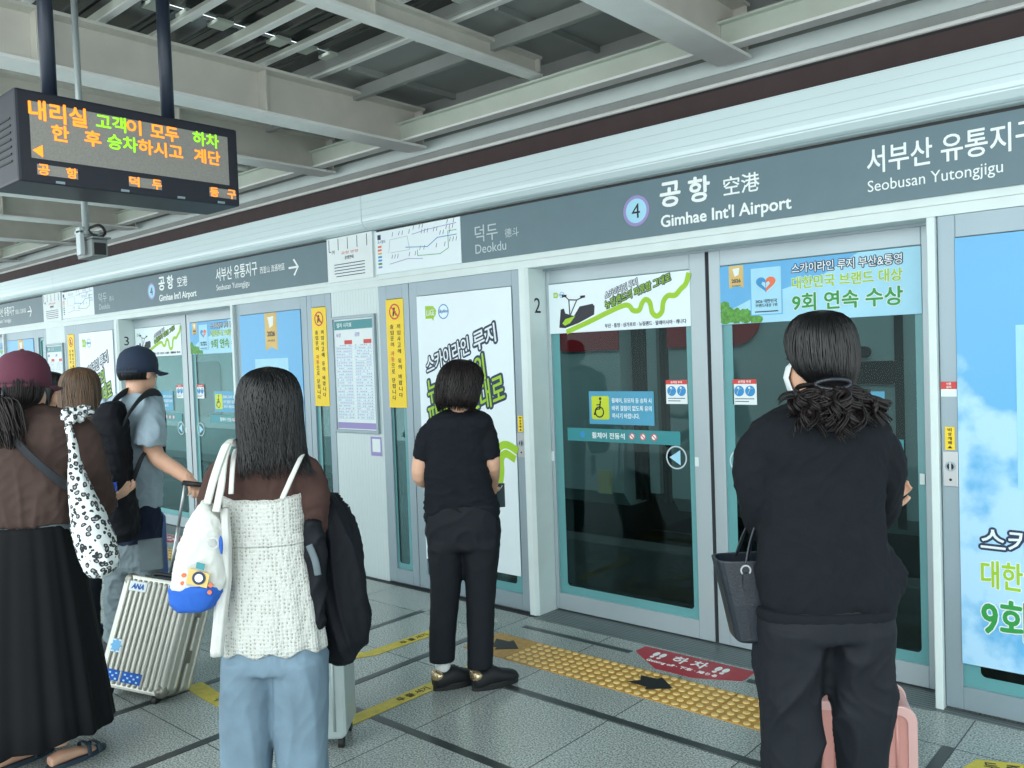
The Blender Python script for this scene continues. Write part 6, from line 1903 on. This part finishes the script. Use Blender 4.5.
# ---- person in the navy cap with a backpack --------------------------------------------------
def person_navy():
    D = Fig('navy', 'person in navy cap and pale blue grey tee pulling a silver suitcase', 4.7, (-4.68, 2.18), 1.73, R(106))
    d = D.d; J = D.J
    D.head(139, 372, 0.0); D.neck(134, 397, 0.058)
    D.torso([(398, 120, 152), (406, 110, 160), (420, 108, 158), (450, 112, 156), (480, 116, 156), (510, 118, 156), (538, 116, 157), (580, 112, 157)], 0.55)
    RA = [J(150, 408, -0.05), J(149, 436, -0.10), J(157, 457, -0.09), J(176, 470, -0.16), J(189, 479, -0.25)]
    D.limb(RA, [0.056, 0.052, 0.046, 0.040, 0.031]); hand(D.b, RA[-1], HR * 0.5 - HF * 0.55 + Vector((0, 0, -0.32)), Vector((0, 0, -1)) - HR * 0.3, 1, 1.05, 0.95)
    LA = [J(112, 408, 0.06), J(106, 440, 0.12), J(108, 468, 0.20), J(118, 474, 0.30), J(128, 470, 0.36)]
    D.limb(LA, [0.056, 0.052, 0.046, 0.040, 0.031]); hand(D.b, LA[-1], HR + HF * 0.4, Vector((0, 0, 1)), -1, 1.05, 0.6)
    for an, K, hp in (((117, 652), (117, 600), (124, 545)), ((143, 656), (143, 602), (143, 545))):
        D.limb([J(*hp), J(*K), J(*an)], [0.08, 0.055, 0.040]); D.foot(J(*an), (0.05, 1, 0), 1.05)
    D.body()
    t = MB()
    rows(t, d, [(391, 124, 148), (394, 116, 154), (400, 108, 161), (410, 105, 163), (430, 106, 161), (460, 109, 161), (485, 113, 161), (508, 116, 161)], 0.66)
    t.tube(smooth_pts([J(146, 404, -0.03), J(150, 416, -0.06), J(150, 432, -0.10), J(149, 445, -0.105)], 4), [0.065 + 0.002 * i for i in range(13)], 16)
    t.tube(smooth_pts([J(114, 404, 0.04), J(108, 425, 0.09), J(106, 443, 0.13)], 4), [0.065 + 0.002 * i for i in range(9)], 16)
    organic('tee_shirt', t, 'tee_blue', D.root, 0.009, 4, [folds(0.0112, 41, 101, (1, 1, 0.8), 2), folds(0.0043, 85, 103)])
    b = MB(); rows(b, d, [(504, 116, 159), (512, 113, 161), (528, 112, 161), (540, 113, 160), (544, 116, 157)], 0.68)
    organic('waist_jacket', b, 'navy_cloth', D.root, 0.009, 3, [folds(0.0124, 44, 105, (1.3, 1.3, 0.7))])
    trousers(D, [(530, 114, 158), (550, 111, 159), (568, 109, 159)],
             [(560, 109, 135), (580, 107, 134), (600, 105, 133), (630, 105, 131), (650, 106, 130)],
             [(560, 131, 159), (580, 131, 159), (600, 131, 158), (630, 131, 157), (652, 132, 156)], 'cargo',
             [folds(0.0124, 41, 111, (1, 1, 1.2), 2), folds(0.0050, 82, 113)])
    put('cargo_pocket', MB().obox(J(139, 572, -0.175), (HR * 0.92 + HF * 0.4).normalized(), HF, Vector((0, 0, 1)), 0.12, 0.02, 0.17), 'cargo', D.root, bevel=0.006)
    for an in ((117, 652), (143, 656)):
        a = J(*an); a.z = 0; sneaker(D.root, a + Vector((-0.01, -0.07, 0)), a + Vector((0.01, 0.21, 0)), 0.048, False)
    sp = [(0.06, .082, .096, .05, 0, -.008), (0.02, .082, .102, .02, 0, -.010), (-0.015, .078, .100, -.01, 0, -.012), (-0.045, .066, .088, -.02, 0, -.012)]
    hairdo(D, 'hair', sp, 'hair_black', 90, 31, 0.02, (160, 380), 0.002, (0.8, 1.0), 0.05, 0.01)
    cap(D, 'navycap', 1.03)
    put('spectacle_arm', MB().tube([D.hP(0.074, 0.075, 0.004), D.hP(0.080, 0.0, 0.004)], 0.0025, 6), 'black', D.root)
    # backpack
    bp = thing('backpack', 'black backpack worn by person in navy cap', 'backpack', tuple(J(112, 540, -0.22)))
    b = MB(); dd = d - 0.22
    rows(b, dd, [(402, 104, 120, 0, 0.05), (410, 97, 124, 0, 0.08), (430, 94, 127, 0, 0.10), (470, 96, 129, 0, 0.11), (505, 101, 134, 0, 0.11), (530, 108, 138, 0, 0.10), (541, 116, 134, 0, 0.07)], n=28, ex=2.8)
    organic('pack_body', b, 'packblack', bp, 0.008, 4, [folds(0.0087, 41, 121), folds(0.0037, 85, 123)])
    for P in ([J(121, 428, -0.235), J(130, 412, -0.21), J(141, 398, -0.15), J(150, 393, -0.06), J(158, 399, 0.04), J(161, 425, 0.12), J(160, 470, 0.09), J(152, 500, -0.02)],
              [J(104, 420, -0.19), J(112, 404, -0.16), J(122, 394, -0.10), J(131, 391, 0.0), J(128, 398, 0.09)]):
        put('shoulder_strap', MB().tube(smooth_pts(P), 0.030, 10, flat=0.28, ref=HR * 0.5 + Vector((0, 0, 0.8))), 'strapblack', bp, smooth=True)
    put('lower_strap', MB().tube(smooth_pts([J(124, 503, -0.20), J(133, 480, -0.19), J(141, 459, -0.175), J(147, 450, -0.08)]), 0.013, 8, flat=0.3, ref=HR), 'strapblack', bp, smooth=True)
    wb = thing('water_bottle', 'blue bottle tucked in side pocket of the black backpack', 'bottle', tuple(J(114, 508, -0.30)))
    put('bottle_body', MB().tube([J(114.5, 507, -0.345), J(113.5, 482, -0.345)], 0.017, 14), 'bottle', wb, smooth=True)
    put('bottle_cap', MB().tube([J(113.5, 482, -0.345), J(113.2, 475, -0.345)], 0.012, 12), 'packblack', wb, smooth=True)
    bc = thing('suitcase', 'narrow blue suitcase edge standing in front of person in navy cap', 'suitcase', tuple(J(166, 575, 0.6)))
    c = at(159, 630, 5.30); c.z = 0; Z = Vector((0, 0, 1))
    put('shell', MB().prism([c + HR * a - HF * 0.1 + Z * b_ for a, b_ in ((-0.17, 0.06), (-0.15, 0.045), (0.02, 0.045), (0.04, 0.06), (0.04, 0.66), (0.02, 0.69), (-0.15, 0.69), (-0.17, 0.66))], HF * 0.2), 'bluecase', bc, bevel=0.015)
    for x in (-0.12, -0.07, -0.02):
        put('rib', MB().tube([c + HR * x - HF * 0.101 + Z * 0.08, c + HR * x - HF * 0.101 + Z * 0.66], 0.006, 8), 'bluecase', bc, smooth=True)
    wheel_set(bc, [c + HR * a + HF * b_ for a in (-0.14, 0.01) for b_ in (-0.07, 0.07)])
person_navy()

# ---- two persons farther back -----------------------------------------------------------------
def person_brownhair():
    C = Fig('brownhair', 'person with long light brown hair standing beyond the leopard print strap', 5.0, (-5.22, 2.08), 1.64, R(140))
    d = C.d; J = C.J
    C.head(81, 390, 0.0); C.neck(81, 416, 0.046)
    C.torso([(416, 68, 94), (424, 60, 102), (440, 58, 104), (480, 60, 100), (520, 58, 102), (560, 58, 102)], 0.6)
    for sx, x in ((-1, 60), (1, 102)):
        P = [J(x, 426), J(x + 2 * sx, 455), J(x + 2 * sx, 482, 0.05), J(x - 4 * sx, 490, 0.2)]
        C.limb(P, [0.045, 0.042, 0.036, 0.025]); hand(C.b, P[-1], HF - HR * 0.4 * sx, Vector((0, 0, 1)), sx, 0.92, 0.6)
        an = (72 if sx < 0 else 90, 632); C.limb([J(an[0], 530), J(an[0], 585), J(*an)], [0.07, 0.048, 0.034]); C.foot(J(*an), tuple(HF), 0.92)
    C.body(0.008)
    t = MB()
    rows(t, d, [(412, 70, 92), (418, 60, 102), (428, 56, 106), (460, 58, 102), (500, 56, 104), (520, 56, 104)], 0.62)
    for sx, x in ((-1, 60), (1, 102)):
        t.tube([J(x - 5 * sx, 424), J(x, 432), J(x + 2 * sx, 456), J(x + 2 * sx, 482, 0.05), J(x - 3 * sx, 489, 0.17)], [0.045, 0.055, 0.054, 0.05, 0.038], 14)
    organic('long_sleeve_top', t, 'brown_cloth', C.root, 0.009, 4, [folds(0.0074, 48, 131)])
    trousers(C, [(508, 60, 102), (530, 58, 104), (545, 58, 104)], [(538, 58, 82), (560, 60, 82), (590, 62, 81), (628, 63, 81)], [(538, 80, 104), (560, 80, 102), (590, 81, 100), (628, 81, 99)], 'black_trouser', [folds(0.0062, 48, 133)])
    for x in (72, 90):
        a = J(x, 632); a.z = 0; sneaker(C.root, a - HF * 0.07, a + HF * 0.17, 0.042, False)
    sp = [(0.135, .004, .004, .004, 0, -.015), (0.125, .05, .055, .05, 0, -.012), (0.095, .086, .094, .085, 0, -.010), (0.045, .104, .114, .085, 0, -.010), (-0.02, .110, .118, .030, 0, -.014), (-0.09, .112, .118, .0, .0, -.016), (-0.16, .110, .112, -.012, -.004, -.03), (-0.22, .098, .085, -.01, -.01, -.06), (-0.25, .080, .060, .0, -.012, -.075)]
    hairdo(C, 'hair', sp, 'hair_brown', 320, 17, 0.04, (150, 390), 0.0026, (0.88, 1.0), 0.3, 0.02)
person_brownhair()

def person_mask():
    B = Fig('mask', 'person with black hair and black face mask standing beyond maroon cap', 5.7, (-6.05, 2.3), 1.62, R(60))
    d = B.d; J = B.J
    B.head(53, 391, 0.0); B.neck(51, 415, 0.046)
    B.torso([(414, 40, 62), (422, 34, 70), (440, 32, 72), (480, 34, 70), (520, 34, 70), (560, 34, 70)], 0.6)
    for sx, x in ((-1, 34), (1, 70)):
        P = [J(x, 424), J(x + 2 * sx, 450), J(x + 2 * sx, 474, 0.05), J(x - 4 * sx, 482, 0.2)]
        B.limb(P, [0.045, 0.042, 0.036, 0.025]); hand(B.b, P[-1], HF - HR * 0.4 * sx, Vector((0, 0, 1)), sx, 0.92, 0.6)
        an = (44 if sx < 0 else 60, 602); B.limb([J(an[0], 520), J(an[0], 560), J(*an)], [0.07, 0.048, 0.034]); B.foot(J(*an), (0.5, 0.87, 0), 0.92)
    B.body(0.008)
    t = MB()
    rows(t, d, [(411, 42, 60), (417, 34, 70), (426, 30, 74), (455, 32, 70), (490, 30, 72), (505, 30, 72)], 0.62)
    for sx, x in ((-1, 34), (1, 70)):
        t.tube([J(x - 5 * sx, 422), J(x, 430), J(x + 2 * sx, 450), J(x + 2 * sx, 474, 0.05), J(x - 3 * sx, 481, 0.17)], [0.045, 0.055, 0.054, 0.05, 0.038], 14)
    organic('jumper', t, 'black_knit', B.root, 0.009, 4, [folds(0.0074, 48, 141)])
    trousers(B, [(495, 33, 71), (515, 31, 73), (528, 31, 73)], [(520, 31, 53), (545, 33, 53), (570, 35, 52), (598, 36, 52)], [(520, 51, 73), (545, 51, 71), (570, 52, 69), (598, 52, 68)], 'black_trouser', [folds(0.0062, 48, 143)])
    for x in (44, 60):
        a = J(x, 602); a.z = 0; f = Vector((0.5, 0.87, 0)); sneaker(B.root, a - f * 0.07, a + f * 0.17, 0.042, False)
    sp = [(0.135, .004, .004, .004, 0, -.015), (0.125, .05, .055, .05, 0, -.012), (0.095, .086, .094, .09, 0, -.010), (0.045, .100, .110, .085, 0, -.010), (-0.02, .102, .112, .030, 0, -.014), (-0.08, .098, .108, .0, .0, -.016), (-0.13, .080, .090, -.012, .0, -.03)]
    hairdo(B, 'hair', sp, 'hair_black', 220, 19, 0.04, (150, 390), 0.0026, (0.88, 1.0), 0.3, 0.02)
    mk = MB(); rs = []
    for z, w_, y0 in ((-0.002, 0.040, 0.092), (-0.02, 0.066, 0.100), (-0.05, 0.070, 0.108), (-0.085, 0.062, 0.100), (-0.112, 0.034, 0.082)):
        rs.append([B.hP(w_ * math.sin(a), y0 - 0.075 * (1 - math.cos(a)), z) for a in [R(-80 + 10 * i) for i in range(17)]] + [B.hP(w_ * 0.96 * math.sin(a), y0 - 0.004 - 0.075 * (1 - math.cos(a)), z) for a in [R(80 - 10 * i) for i in range(17)]])
    put('face_mask', mk.rings(rs), 'maskblack', B.root, smooth=True)
person_mask()
